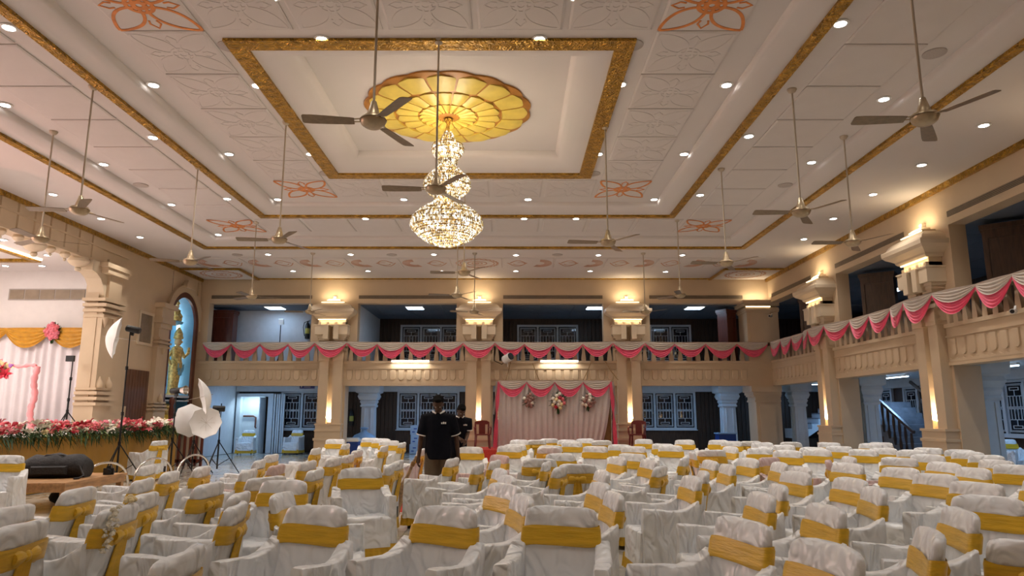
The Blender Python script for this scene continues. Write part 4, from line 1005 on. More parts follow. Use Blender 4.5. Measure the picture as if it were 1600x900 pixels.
for s in (-1, 1):
    for off, mt, nm in ((0, 'swag_pink', 'pink_tail'), (.05*s, 'swag_white', 'white_tail')):
        MB().grid(lambda u, v: (s*(WBk/2+.0)+off+(u-.5)*(.13 if nm[0] == 'p' else .06)*(1-.6*math.exp(-((v-.5)*9)**2))+s*.1*v, -.07-.02*math.cos(u*6*PI)-(0 if nm[0] == 'p' else .02), (HB-.02)*(1-v*(1 if nm[0] == 'p' else .5))), 12, 20).build(nm, mt, bd, smooth=80)
bouquet('bouquet', (1.4-.85, 23.30, 1.92), .2, .25, [random.choice(('flower_white', 'dusty_rose', 'dusty_rose', 'flower_white')) for _ in range(12)], 'dusky rose and white wreath on the backdrop beside the maroon chair and column', tail=False)
bouquet('bouquet', (1.4+.1, 23.30, 1.90), .24, .32, ['flower_white', 'flower_cream', 'flower_white', 'flower_red', 'flower_white', 'flower_cream', 'flower_white', 'flower_red', 'flower_coral', 'flower_white', 'flower_cream', 'flower_white', 'flower_cream', 'flower_coral'], 'largest bouquet on the backdrop, white roses with a red bloom')
bouquet('bouquet', (1.4+1.08, 23.30, 1.92), .24, .26, [random.choice(('flower_white', 'dusty_rose', 'flower_white', 'dusty_rose')) for _ in range(14)], 'white and dusky rose bouquet where the backdrop pleats slant')
for x0, z0, x1, z1 in ((-.05, 3.25, -.2, 2.6), (.72, 3.2, .9, 2.6), (2.75, 3.3, 2.35, 2.6), (3.2, 3.3, 3.5, 2.6)):
    tag(MB().tube([(x0, YB-.09, z0), ((x0+x1)/2, YB-.5, (z0+z1)/2-.03), (x1, 23.4, z1)], .012, 6).build('tie_rope', 'cloth_brown'), 'thin rope tying the backdrop top to the balcony', 'rope', 'ropes holding the backdrop')

def plastic_chair(loc, rz, label):
    o = empty('plastic_chair', loc, rz); tag(o, label, 'chair')
    mb = MB(); mb.loft([[(-w_, y, z), (w_, y, z), (w_, y, z-.03), (-w_, y, z-.03)] for y, w_, z in ((-.24, .2, .44), (-.2, .23, .455), (0, .23, .44), (.2, .2, .43))]); mb.build('seat', 'plastic_maroon', o)
    for sx in (-1, 1):
        for sy in (-1, 1):
            mb = MB(); mb.tube([(sx*.2, sy*.19, .44), (sx*.23, sy*.24, 0)], [.035, .022], 6); mb.build('leg', 'plastic_maroon', o)
        mb = MB(); mb.tube([(sx*.2, .2, .43), (sx*.21, .26, .8)], .028, 6); mb.build('back_post', 'plastic_maroon', o)
        mb = MB(); mb.tube([(sx*.22, .24, .64), (sx*.26, .05, .66), (sx*.26, -.18, .64), (sx*.23, -.22, .42)], .024, 6); mb.build('armrest', 'plastic_maroon', o, smooth=50)
    mb = MB(); mb.box(-.1, .1, .215, .235, .43, .8); mb.build('splat', 'plastic_maroon', o)
    mb = MB(); mb.loft([[(x, .23, z0), (x, .27, z0), (x, .275, z1), (x, .235, z1)] for x, z0, z1 in ((-.23, .76, .82), (-.15, .74, .86), (0, .74, .87), (.15, .74, .86), (.23, .76, .82))]); mb.build('top_rail', 'plastic_maroon', o)
p = atZ(754, 659, dz+.85); plastic_chair((-.93, 22.6, dz+.006), .1, 'maroon plastic armchair on the dais beside the middle column')
plastic_chair((3.95, 22.6, dz+.006), -.35, 'maroon plastic armchair on the dais beside the trailing pink drape')

# stored goods in the back aisle
bx = atZ(650, 708, 0)
for k, lb in enumerate(('bottom carton of the pale blue stack by the plank wall', 'middle carton of the pale blue stack by the plank wall', 'top carton of the pale blue stack by the plank wall')):
    o = empty('carton', (-3.75+.03*(k % 2), 27.9, k*.36), .05*k); tag(o, lb, 'box', 'stacked cartons')
    MB().box(-.19, .19, -.2, .2, 0, .355).build('body', 'box_blue', o)
    mb = MB(); mb.box(-.06, .06, -.203, -.2, .2, .24); mb.box(-.12, -.02, -.203, -.2, .08, .12); mb.build('print', 'cooler_blue', o)
tag(MB().loft([er(0, 0, z, r, r*.8, 16) for z, r in ((0, .5), (.2, .62), (.5, .55), (.75, .35), (.85, .12), (.93, .08), (1.0, .16), (1.03, .05))]).build('cloth_bundle', 'sheet_blue', None, smooth=60, loc=(-5.35, 26.0, 0)), 'tied pale blue cloth bundle in front of the aisle column', 'bundle')
o = empty('cooler_box', (-6.05+.35, 25.2, 0)); tag(o, 'dark blue cooler box with white lid behind the first column', 'cooler')
MB().box(-.35, .35, -.2, .2, 0, .55).build('body', 'cooler_blue', o); MB().loft([[(-a, -b, z), (a, -b, z), (a, b, z), (-a, b, z)] for a, b, z in ((.37, .22, .55), (.37, .22, .62), (.3, .17, .68))]).build('lid', 'white_plastic', o)
o = empty('blue_crate', (7.6, 25.6, 0)); tag(o, 'blue plastic crate beside the corner pier', 'crate')
mb = MB(); mb.box(-.3, .3, -.25, .25, 0, .05); [mb.box(*q) for q in ((-.3, -.27, -.25, .25, .05, .8), (.27, .3, -.25, .25, .05, .8), (-.27, .27, -.25, -.22, .05, .8), (-.27, .27, .22, .25, .05, .8))]; mb.build('body', 'cooler_blue', o)
MB().box(-.33, .33, -.28, .28, .8, .84).build('rim', 'sheet_blue', o)

# staircases in the right aisle
o = empty('staircase', (10.9, 27.3, 0)); tag(o, 'pale staircase flight with open soffit in the far right corner', 'staircase')
for k in range(9):
    MB().box(k*.26, k*.26+.30, -.6, .6, .95+k*.18, 1.0+k*.18).build('tread', 'stair_stone', o)
mb = MB(); pts = []
for k in range(9): pts += [(k*.26, .95+k*.18), ((k+1)*.26, .95+k*.18)]
mb.prism(pts+[(9*.26, .95+8*.18-.3), (0, .6)], lambda p: (p[0], -.62, p[1]), lambda p: (p[0], .6, p[1])); mb.build('stringer', 'aisle_paint', o)
MB().box(-.3, 0, -.6, .6, .6, .95).build('landing', 'aisle_paint', o)
MB().box(-.3, 2.4, -.3, .6, 0, .6).build('plinth', 'wood_dark', o)
o = empty('staircase', (11.6, 19.3, 0)); tag(o, 'dark staircase with slanting handrail rising behind the right gallery columns', 'staircase')
for k in range(11): MB().box(-.75, .75, k*.28, k*.28+.3, 0 if k < 1 else k*.17-.17, k*.17+.16).build('step', 'stair_stone', o)
for sx in (-.8, .8):
    MB().bar((sx, 0, 1.0), (sx, 2.8, 2.48), .07, .08).build('handrail', 'wood_dark', o)
    for k in range(9):
        MB().lathe([(.03, .12+k*.17), (.05, .3+k*.17), (.025, .5+k*.17), (.045, .75+k*.17), (.03, .98+k*.17)], 8, (sx, .14+k*.28, 0)).build('stair_baluster', 'wood_dark', o)
# security cameras
def cctv(loc, rz, label):
    o = empty('security_camera', loc, rz); tag(o, label, 'camera')
    MB().tube([(0, -.02, 0), (0, -.26, -.03)], .045, 12).build('housing', 'white_plastic', o, smooth=40); MB().tube([(0, -.26, -.03), (0, -.265, -.03)], .035, 12).build('lens', 'black_metal', o); MB().bar((0, 0, .03), (0, .12, .1), .03, .03).build('bracket', 'white_plastic', o)
cctv((XR-.17, 23.75, 4.78), -.6, 'small white security camera high on the corner pier'); cctv((XR-.16, 12.25, 3.25), -PI/2+.8, 'white bullet security camera on the right balcony fascia')

# ------------------------------------------------------------------ photographer's gear
def stand(loc, h, label, legs=.75, hl=.8):
    o = empty('light_stand', loc); tag(o, label, 'light stand')
    mb = MB(); mb.tube([(0, 0, .12), (0, 0, h*.45)], .022, 8); mb.tube([(0, 0, h*.45), (0, 0, h*.75)], .017, 8); mb.tube([(0, 0, h*.75), (0, 0, h)], .013, 8); mb.build('pole', 'black_metal', o)
    for z in (h*.45, h*.75, hl):
        MB().tube([(0, 0, z-.04), (0, 0, z+.04)], .032, 8).build('collar', 'black_metal', o)
    for k in range(3):
        a = 2*PI*k/3+.4; L = MB(); L.tube([(0, 0, hl), (legs*.62*math.cos(a), legs*.62*math.sin(a), 0.01)], .014, 6); L.tube([(0, 0, .2), (legs*.33*math.cos(a), legs*.33*math.sin(a), hl*.47)], .01, 6); L.build('leg', 'black_metal', o)
    return o
def umbrella(loc, d, r, label, depth=.33):
    o = empty('photo_umbrella', loc); tag(o, label, 'umbrella')
    q = Vector(d).normalized().to_track_quat('Z', 'Y'); o.rotation_mode = 'QUATERNION'; o.rotation_quaternion = q
    n = 8; mb = MB(); rows = []
    for j in range(9):
        t = j/8; row = []
        for k in range(n*4):
            a = 2*PI*k/(n*4); e = abs(math.sin(n*a/2)); rr = r*t*(1-.09*e*t); row.append((rr*math.cos(a), rr*math.sin(a), depth*(1-t*t*(1-.06*e))))
        rows.append(row)
    rows[0] = [(x*0+.004*math.cos(2*PI*k/32), .004*math.sin(2*PI*k/32), depth) for k, (x, y, z) in enumerate(rows[1])]
    inner = [[(x*.985, y*.985, z-.008) for x, y, z in row] for row in rows[::-1]]
    mb.loft(rows+inner); mb.build('canopy', 'umbrella_cloth', o, smooth=50)
    MB().tube([(0, 0, -.42), (0, 0, depth+.05)], .006, 6).build('shaft', 'chrome', o)
    for k in range(n):
        a = 2*PI*k/n; MB().tube([(0, 0, depth*.35), (r*.5*math.cos(a), r*.5*math.sin(a), depth*.72)], .004, 4).build('rib', 'chrome', o)
    return o
def strobe(loc, d, label, ln=.3, refl=True):
    o = empty('strobe_head', loc); tag(o, label, 'strobe light'); o.rotation_mode = 'QUATERNION'; o.rotation_quaternion = Vector(d).normalized().to_track_quat('Z', 'Y')
    MB().lathe([(.06, -.16), (.075, -.14), (.075, .12), (.06, .14)], 16).build('body', 'black_metal', o, smooth=40)
    if refl: MB().lathe([(.06, .13), (.11, .26), (.115, .26), (.07, .13)], 16, cap=False).build('reflector', 'chrome', o, smooth=40)
    MB().box(-.02, .02, -.14, -.06, -.05, .03).build('mount', 'black_metal', o)
stand((-8.5, 15.6, 0), 3.30, 'tall black light stand in front of the stage flowers', .9, .85)
strobe((-8.42, 15.55, 3.33), (-1, -.1, .22), 'small black flash head on the tallest light stand', refl=False)
umbrella(atY(183, 528, 15.5), (-.88, -.42, .12), .46, 'white photo umbrella on the tallest stand, seen edge on', .22)
stand((-8.3, 17.6, 0), 1.95, 'black light stand with round reflector strobe by the stage end', .9, .85)
strobe((-8.3, 17.6, 2.05), (1, -.2, .05), 'black strobe with silver reflector at the stage corner')
umbrella(atY(316, 620, 17.3), (.85, .48, .25), .46, 'white photo umbrella tipped upright above the others', .2)
stand((-8.0, 18.1, 0), 1.45, 'short black light stand behind the open white umbrellas', .8, .8)
umbrella(atY(297, 657, 18.0), (.62, -.72, .1), .42, 'white photo umbrella facing the hall beside the stage end', .16)
stand((-7.45, 18.3, 0), 1.75, 'black light stand before the pale blue doorway', .85, .8)
strobe((-7.5, 18.25, 1.62), (-1, -.4, .05), 'small black strobe aimed into the open umbrella', refl=False)
umbrella(atY(321, 660, 17.8), (-.15, .95, -.1), .40, 'white ribbed photo umbrella showing its inner ribs', .16)
o = stand((-11.25+.05, 18.0, SZ), 1.75, 'black stand with small video lamp on the stage', .6, .5)
MB().box(-.16, .04, -.05, .02, 1.75, 1.9).build('video_lamp', 'black_metal', o)
# turned wooden posts near the niche
tag(MB().lathe([(.1, 0), (.1, .4), (.06, .5), (.09, .9), (.06, 1.3), (.08, 1.6), (.05, 1.75), (.09, 1.85), (.07, 1.95), (.02, 2.0)], 14).build('newel_post', 'wood_red', None, smooth=50, loc=(-10.3, 21.6, 0)), 'turned red brown wooden post beside the statue niche', 'post')
o = empty('wooden_screen', (-9.6, 20.9, 0)); tag(o, 'dark wooden slatted screen between stage end and doorway', 'screen')
mb = MB(); mb.box(-.45, .6, 0, .05, 1.25, 1.35); mb.box(-.45, .6, 0, .05, .1, .2); mb.build('rails', 'wood_red', o)
for k in range(7): MB().box(-.43+k*.165, -.36+k*.165, 0, .05, .0, 1.45).build('slat', 'wood_red', o)
# hoop barriers
for k, (x, y, rz) in enumerate(((-7.85, 14.0, 1.35), (-7.6, 15.4, 1.4), (-7.35, 16.75, 1.4))):
    o = MB().tube([(.62*math.cos(t), 0, .55*math.sin(t)**.7 if 0 < t < PI else 0) for t in (PI*q/20 for q in range(21))], .022, 8).build('hoop_barrier', 'chrome', None, smooth=60, loc=(x, y, 0))
    o.rotation_euler.z = rz; tag(o, 'low chrome hoop barrier standing before the ochre stage skirt', 'barrier', 'chrome hoops before the stage')
# low wooden table with camera bag
tb = empty('low_table', (-7.35, 11.85, 0), .06); tag(tb, 'low wooden table carrying the black camera bag', 'table')
for k in range(4): MB().box(-.6+k*.3, -.6+k*.3+.294, -.98, .98, .41, .45).build('top_plank', 'wood_table', tb)
mb = MB(); mb.box(-.58, .58, -.95, -.91, .31, .41); mb.box(-.58, .58, .91, .95, .31, .41); mb.box(-.58, -.54, -.91, .91, .31, .41); mb.box(.54, .58, -.91, .91, .31, .41); mb.build('apron', 'wood_table', tb)
for sx in (-1, 1):
    for sy in (-1, 1): MB().box(sx*.53-.045, sx*.53+.045, sy*.86-.045, sy*.86+.045, 0, .41).build('leg', 'wood_table', tb)
bg = empty('camera_bag', (-7.45, 11.9, .45), .15); tag(bg, 'bulky black camera bag lying on the low wooden table', 'bag')
def bagfn(): 
    mb = MB(); R = []
    for k in range(9):
        t = k/8; x = -.46+.92*t; hh = .36*(1-.2*(2*t-1)**4)+.02*math.sin(k*2.1); ww = .26*(1-.15*(2*t-1)**4)
        R.append([(x, ww*math.cos(a)*(1 if abs(math.cos(a)) < .7 else .97), max(0.0, hh*.5+hh*.55*math.sin(a))) for a in (2*PI*q/16 for q in range(16))])
    mb.loft(R); return mb
bagfn().build('body', 'black_fabric', bg, smooth=60)
MB().tube([(-.25, -.08, .29), (-.15, -.1, .36), (.1, -.1, .36), (.2, -.08, .29)], .018, 6).build('handle', 'black_fabric', bg, smooth=60)
MB().loft([[(-.3, -.26, .06), (.25, -.26, .06), (.25, -.26, .2), (-.3, -.26, .2)], [(-.27, -.31, .08), (.22, -.31, .08), (.22, -.31, .18), (-.27, -.31, .18)]]).build('front_pocket', 'black_fabric', bg)
MB().tube([(.4, -.2, .2), (.52, -.3, .05), (.5, -.42, .016), (.46, -.5, .016)], .015, 6).build('strap', 'black_fabric', bg, smooth=60)
cm = empty('photo_camera', (-6.92, 12.45, .45), .4); tag(cm, 'black camera lying beside the bag on the low table', 'camera')
MB().box(-.08, .08, -.04, .04, 0, .11).build('body', 'black_metal', cm); MB().tube([(0, -.04, .055), (0, -.16, .055)], .045, 14).build('lens', 'black_metal', cm, smooth=40); MB().box(-.03, .03, -.03, .03, .11, .15).build('viewfinder', 'black_metal', cm)
bo = empty('water_bottle', (-7.75, 11.15, .45)); tag(bo, 'clear plastic water bottle at the end of the low table', 'bottle')
MB().lathe([(.03, 0), (.034, .01), (.034, .16), (.014, .21), (.014, .23)], 14).build('body', 'bottle_clear', bo, smooth=40); MB().lathe([(.016, .225), (.016, .25), (.004, .252)], 12).build('cap', 'white_plastic', bo)
o = empty('storage_bag', (-7.3, 12.1, 0)); tag(o, 'dark bag stored on the floor under the low table', 'bag')
MB().ell((0, 0, .14), (.3, .4, .14), 14, 8).build('body', 'black_fabric', o, smooth=60); MB().tube([(-.1, -.2, .26), (0, 0, .3), (.1, .2, .26)], .015, 6).build('handle', 'black_fabric', o)

# ------------------------------------------------------------------ people
def remesh(mb, vox, name, smooth_it=4):
    me = mb.mesh(name); o = bpy.data.objects.new('temp', me); C.objects.link(o)
    m = o.modifiers.new('r', 'REMESH'); m.mode = 'VOXEL'; m.voxel_size = vox
    s = o.modifiers.new('s', 'SMOOTH'); s.iterations = smooth_it; s.factor = .5
    dg = bpy.context.evaluated_depsgraph_get(); dg.update()
    out = bpy.data.meshes.new_from_object(o.evaluated_get(dg)); out.name = name
    C.objects.unlink(o); bpy.data.objects.remove(o); out.shade_smooth(); return out
def ering(c, rx, ry, n=16, yaw=0): return [(c[0]+rx*math.cos(2*PI*k/n), c[1]+ry*math.sin(2*PI*k/n), c[2]) for k in range(n)]
def person(loc, rz, label, hands, lean, headtilt, shirt, trousers, h=1.7, vox=.011, step=.12, trim=True):
    """hands: (right, left) wrist targets in body space, facing -Y"""
    o = empty('person', loc, rz); tag(o, label, 'person'); o.scale = (h/1.7,)*3
    def L(z): return -lean*max(0, z-.95)/.6          # forward lean of the upper body
    hip, sh = .93, 1.40; hy = L(1.55)
    body = MB(); sm_ = MB(); tr = MB()
    tors = [(.88, .15, .105), (.98, .165, .115), (1.10, .150, .105), (1.25, .175, .12), (1.36, .185, .115), (1.43, .14, .09), (1.47, .07, .065)]
    body.loft([ering((0, L(z), z), rx, ry) for z, rx, ry in tors])
    body.tube([(0, L(1.44), 1.42), (0, L(1.5)-.012, 1.50), (0, hy-.02, 1.56)], [.062, .055, .055], 12)
    hc = Vector((0, hy-.035-.05*headtilt, 1.60-.02*headtilt)); R = Matrix.Rotation(headtilt*.6, 3, 'X')
    def hp(x, y, z): return hc+R@Vector((x, y, z))
    def hell(b, c, r, n=12, m=8):
        for_ = MB(); for_.ell(c, r, n, m); b.add([hp(*v) for v in for_.v], for_.f)
    hell(body, (0, 0, .035), (.074, .093, .10), 16, 10); hell(body, (0, -.03, -.035), (.056, .066, .07)); hell(body, (0, -.098, -.002), (.014, .018, .022)); hell(body, (0, -.088, -.048), (.024, .012, .009))
    for s in (-1, 1): hell(body, (s*.076, .008, .0), (.012, .02, .03)); hell(body, (s*.03, -.082, .028), (.02, .012, .008))
    arms = []
    for s, wr in zip((-1, 1), hands):
        S0 = Vector((s*.185, L(1.38), 1.385)); Wt = Vector(wr); dd = Wt-S0; Lr = min(dd.length, .55)
        bend = math.sqrt(max(.0, .28**2-(Lr/2)**2)); mid = (S0+Wt)/2+Vector((s*.35, .8, -.1)).normalized()*bend
        body.tube([S0, S0.lerp(mid, .5), mid, mid.lerp(Wt, .35), Wt], [.052, .046, .038, .038, .027], 10)
        fd = (Wt-mid).normalized(); sd = fd.cross(Vector((1, 0, 0))).normalized(); pc = Wt+fd*.045
        body.tube([Wt, Wt+fd*.03, pc+fd*.03], [.026, .034, .034], 8)
        for q in range(4):
            off = sd*(-.03+.02*q); ln = (.07, .08, .078, .06)[q]; p0 = pc+fd*.02+off
            body.tube([p0, p0+fd*ln*.5, p0+fd*ln*.85+Vector((-s*.025, 0, 0)), p0+fd*ln*.9+Vector((-s*.045, 0, 0))], [.012, .0105, .0095, .008], 6)
        body.tube([Wt+fd*.02-sd*.02, Wt+fd*.05-sd*.055, Wt+fd*.085-sd*.06], [.014, .012, .009], 6)
        arms.append((S0, mid, Wt))
        el = S0.lerp(mid, .82); sm_.tube([S0+Vector((-s*.07, 0, .015)), S0+Vector((0, 0, .012)), S0.lerp(mid, .45), el], [.075, .085, .082, .080], 12)
    legs_ = []
    for s in (-1, 1):
        yo = s*step*.5
        body.tube([(s*.085, 0, .93), (s*.095, yo*.3, .72), (s*.10, yo*.6-.01, .48), (s*.10, yo*.8+.015, .3), (s*.10, yo+.02, .08)], [.09, .082, .057, .055, .036], 12)
        body.loft([ering((s*.105, yo+yo_, z), rx, ry, 12) for z, yo_, rx, ry in ((.0, -.05, .045, .125), (.03, -.05, .048, .13), (.06, -.02, .042, .10), (.09, .01, .036, .06))])
        tr.tube([(s*.08, 0, .97), (s*.095, yo*.3, .72), (s*.10, yo*.6-.01, .48), (s*.102, yo*.8+.01, .28), (s*.102, yo+.01, .07)], [.108, .102, .083, .08, .078], 14)
    tr.loft([ering((0, L(z), z), rx, ry) for z, rx, ry in ((.84, .17, .125), (.95, .178, .128), (1.02, .17, .122))])
    sm_.loft([ering((0, L(z), z), rx, ry) for z, rx, ry in ((.80, .192, .145), (.92, .195, .147), (1.08, .186, .140), (1.25, .198, .142), (1.36, .205, .132), (1.43, .16, .105), (1.475, .085, .08))])
    me = remesh(body, vox, 'body'); b = put(me, 'body', 'skin_brown', o)
    put(remesh(sm_, .014, 'shirt', 3), 'shirt', shirt, o); put(remesh(tr, .014, 'trousers', 3), 'trousers', trousers, o)
    hb = MB(); hell(hb, (0, .022, .062), (.083, .092, .09), 16, 10); hell(hb, (0, .05, .02), (.078, .065, .09), 14, 8); hell(hb, (0, -.05, .105), (.06, .045, .035))
    put(remesh(hb, .01, 'hair', 1), 'hair', 'hair_black', o)
    for s in (-1, 1):
        e = MB(); hell(e, (s*.03, -.085, .014), (.011, .006, .006)); e.build('eye', 'eye_white', o, smooth=60)
    if trim:
        for s in (-1, 1): 
            q = MB(); q.tube([(s*.03, L(1.47)-.085, 1.46), (s*.075, L(1.47)-.04, 1.485), (s*.085, L(1.47)+.03, 1.495)], .013, 6); q.build('collar', 'white_plastic', o, smooth=50)
            S0, mid, Wt = arms[0 if s < 0 else 1]; el = S0.lerp(mid, .82); d = (mid-S0).normalized()
            MB().tube([el-d*.006, el+d*.008], .083, 14).build('sleeve_stripe', 'white_plastic', o)
        q = MB()
        for k, hh in enumerate((.022, .03, .026)): q.box(.05+k*.026, .05+k*.026+.02, L(1.32)-.149, L(1.32)-.139, 1.31, 1.31+hh)
        q.build('chest_print', 'white_plastic', o)
    return o
M1 = person((-1.1, 10.7, 0), .05, 'man in navy polo and khaki trousers looking down, holding a broom', ((-.27, -.1, .83), (.30, -.02, .85)), .04, .9, 'shirt_navy', 'trousers_khaki', 1.72)
M2 = person((-1.02, 13.4, 0), .35, 'man in dark polo and black trousers stooping with folded arms', ((-.05, -.36, 1.07), (.06, -.38, 1.03)), .17, 1.2, 'shirt_navy', 'trousers_dark', 1.64)
person((10.75, 23.9, 0), 1.9, 'man in white shirt walking past the pale staircase', ((-.26, -.02, .84), (.26, .05, .84)), .0, .2, 'shirt_pale', 'shirt_pale', 1.66, .016, trim=False)
person((10.05, 16.95, 0), 1.2, 'person in pale blue clothes half hidden behind the second right column', ((-.26, 0, .84), (.26, 0, .84)), .02, .2, 'shirt_pale', 'shirt_pale', 1.62, .016, trim=False)
# broom in the hand of the first man
br = empty('broom', (-1.62, 10.45, 0)); tag(br, 'long straw broom held low by the man in khaki trousers', 'broom')
T0 = Vector((.22, .12, .86)); T1 = Vector((-.12, -.1, .03))
for k in range(44):
    a = random.uniform(0, 2*PI); q = random.uniform(.2, 1)
    MB().tube([T0+Vector((.012*math.cos(a), .012*math.sin(a), 0)), T0.lerp(T1, .35)+Vector((.025*q*math.cos(a), .025*q*math.sin(a), 0)), T1+Vector((.17*q*math.cos(a), .12*q*math.sin(a), .03*q))], [.008, .009, .006], 5).build('straw', 'straw', br)
MB().tube([T0.lerp(T1, .1), T0.lerp(T1, .16)], .032, 10).build('binding', 'cloth_brown', br)

# ------------------------------------------------------------------ chairs
def sup(a, e): c = math.cos(a); return math.copysign(abs(c)**e, c)
def back_c(z): return .20+.20*max(0, z-.42)+.03*max(0, .42-z)
def back_w(z): return .245-.02*max(0, (z-.55)/.33) if z > .42 else .245+.03*(.42-z)/.42
def back_ring(z, dx=0.0, dt=0.0, n=28, sh=1.0):
    w_, t_ = (back_w(z)+dx)*sh, (.032+dt)
    return [(w_*sup(2*PI*k/n, .35), back_c(z)+t_*sup(2*PI*k/n-PI/2, .6)+.03*(sup(2*PI*k/n, .35)**2-.5)*-1, z) for k in range(n)]
def cover_mesh(seed):
    mb = MB(); rng = random.Random(seed)
    zs = [.14, .2, .28, .36, .42, .48, .54, .6, .66, .72, .77, .81]
    rings = [back_ring(z) for z in zs]
    for dzz, sh, tt in ((.845, .99, 0), (.866, .975, -.003), (.880, .93, -.010), (.888, .75, -.02)): 
        r = back_ring(dzz, 0, tt, sh=sh); rings.append([(x, y, z-.016*(abs(x)/.24)**3) for x, y, z in r])
    mb.loft(rings)
    for s in (-1, 1):     # arm and side walls
        R = []
        for y in (-.285, -.28, -.25, -.2, -.12, -.04, .04, .1, .15, .19, .23):
            e = max(0, (y-.06)/.17); zt = .625+.012*math.cos((y+.28)*9)+.075*e**1.5; th = .045 if y > -.28 else .038
            xo = s*(.275-.02*e); pr = []
            for f, q in ((0, 1), (.25, 1), (.5, 1), (.72, 1.0), (.90, 1.05), (.985, 1.0), (1, .8)): pr.append((xo+s*th*q*(1)+s*.022*(1-f)**2, y, .14+(zt-.14)*f))
            for f, q in ((1, -.8), (.985, -1.0), (.90, -1.05), (.72, -1), (.5, -1), (.25, -1), (0, -1)): pr.append((xo+s*th*q+s*.015*(1-f)**2, y, .14+(zt-.14)*f))
            if y == -.285: pr = [(x*.998+xo*.002, y, z-.012*(z > .5)) for x, y, z in pr]
            R.append(pr)
        mb.loft(R)
    R = []                # seat and front
    for y, zt in ((-.30, .40), (-.295, .425), (-.27, .44), (-.15, .435), (0, .425), (.12, .42), (.19, .43)):
        R.append([(x, y-.01*(1-(x/.25)**2)+(-.02*(1-f)), .14+(zt-.02*(1-(x/.26)**2)*(y > -.27)-.14)*f) for f, x in [(0, -.26), (.5, -.26), (1, -.26), (1, -.17), (1, -.08), (1, 0), (1, .08), (1, .17), (1, .26), (.5, .26), (0, .26)]])
    mb.loft(R)
    me = mb.mesh('cover')
    off = Vector((seed*7.3, seed*3.1, seed*1.7))
    for v in me.vertices:
        p = v.co; n = v.normal
        f = noise.noise(Vector((p.x*6, p.y*6, p.z*3))+off)*.012+noise.noise(Vector((p.x*9+p.z*13, p.y*9-p.z*13, p.z*2))+off)*.010
        if p.z < .36: f += .007*math.sin((p.x+p.y)*55+seed)*(.36-p.z)/.22
        if p.y > .18 and p.z > .62: f *= .55
        v.co = p+n*f
    me.shade_smooth(); me.set_sharp_from_angle(angle=math.radians(50))
    return me
COV = [cover_mesh(k+1) for k in range(4)]
PINK = COV[0].copy()
sash = MB(); 
def sring(z, g): return back_ring(z, .014+g, .016+g)
sash.loft([[(x, y, z+.006*math.sin(x*30)) for x, y, z in sring(z, 0 if 0 < i < 6 else -.004)] for i, z in enumerate((.662, .665, .68, .705, .73, .755, .772, .776))], cap=False)
sash = sash.mesh('sash', 60)
bow = MB(); yb = back_c(.715)+.05
bow.ell((0, yb+.015, .715), (.028, .02, .032), 10, 6)
for s in (-1, 1):
    bow.loft([[(s*x, yb+.012+dy, .715+dz_) for dy, dz_ in ((-.008, -hz), (.012, -hz*.6), (.018, 0), (.012, hz*.6), (-.008, hz), (-.004, 0))] for x, hz in ((.015, .02), (.05, .045), (.085, .05), (.10, .03))])
    bow.loft([[(s*(.01+.03*t)+dx*(1+.35*t), yb+.012-.06*t+.008*math.sin(dx*160), .70-.32*t) for dx in (-.03, -.018, -.006, .006, .018, .03)]+[(s*(.01+.03*t)+dx*(1+.35*t), yb+.004-.06*t+.008*math.sin(dx*160), .70-.32*t) for dx in (.03, .018, .006, -.006, -.018, -.03)] for t in (0, .2, .4, .6, .8, 1)])
bow = bow.mesh('bow', 50)
per = []
P4 = [(-.335, -.315), (.335, -.315), (.335, .24), (.26, .255), (-.26, .255), (-.335, .24)]
for i in range(6):
    a, b = Vector(P4[i]), Vector(P4[(i+1) % 6]); n = max(2, int((b-a).length/.018))
    nn = Vector(((b-a).y, -(b-a).x)).normalized()
    for k in range(n): per.append((a.lerp(b, k/n), nn, len(per)))
ruf = MB()
ruf.loft([[(p.x*sc+nn.x*am*math.cos(i*1.9), p.y*sc+nn.y*am*math.cos(i*1.9), z) for p, nn, i in per] for z, sc, am in ((.175, .955, .002), (.165, .965, .005), (.10, .98, .009), (.045, .995, .012))], cap=False)
ruf = ruf.mesh('ruffle_skirt', 80)
clg = MB().loft([[(-r, -r, z), (r, -r, z), (r, r, z), (-r, r, z)] for z, r in ((0, .022), (.3, .026))]).mesh('leg')
for me, m in ((COV[0], 'satin_white'), (COV[1], 'satin_white'), (COV[2], 'satin_white'), (COV[3], 'satin_white'), (PINK, 'satin_pink'), (sash, 'satin_gold'), (bow, 'satin_gold'), (ruf, 'satin_gold'), (clg, 'leg_black')): me.materials.clear(); me.materials.append(MATS[m])
def chair(x, y, a, label, group, pink=False):
    o = empty('covered_chair', (x, y, .008 if abs(x) < 3 and 10.7 < y < 12.6 else 0), a); tag(o, label, 'chair', group)
    put(PINK if pink else random.choice(COV), 'cover', None, o)
    s = put(sash, 'sash', None, o); put(bow, 'bow', None, s); put(ruf, 'ruffle_skirt', None, o)
    for sx in (-1, 1):
        for sy in (-1, 1): put(clg, 'leg', None, o, (sx*.25, sy*.21, 0))
    return o
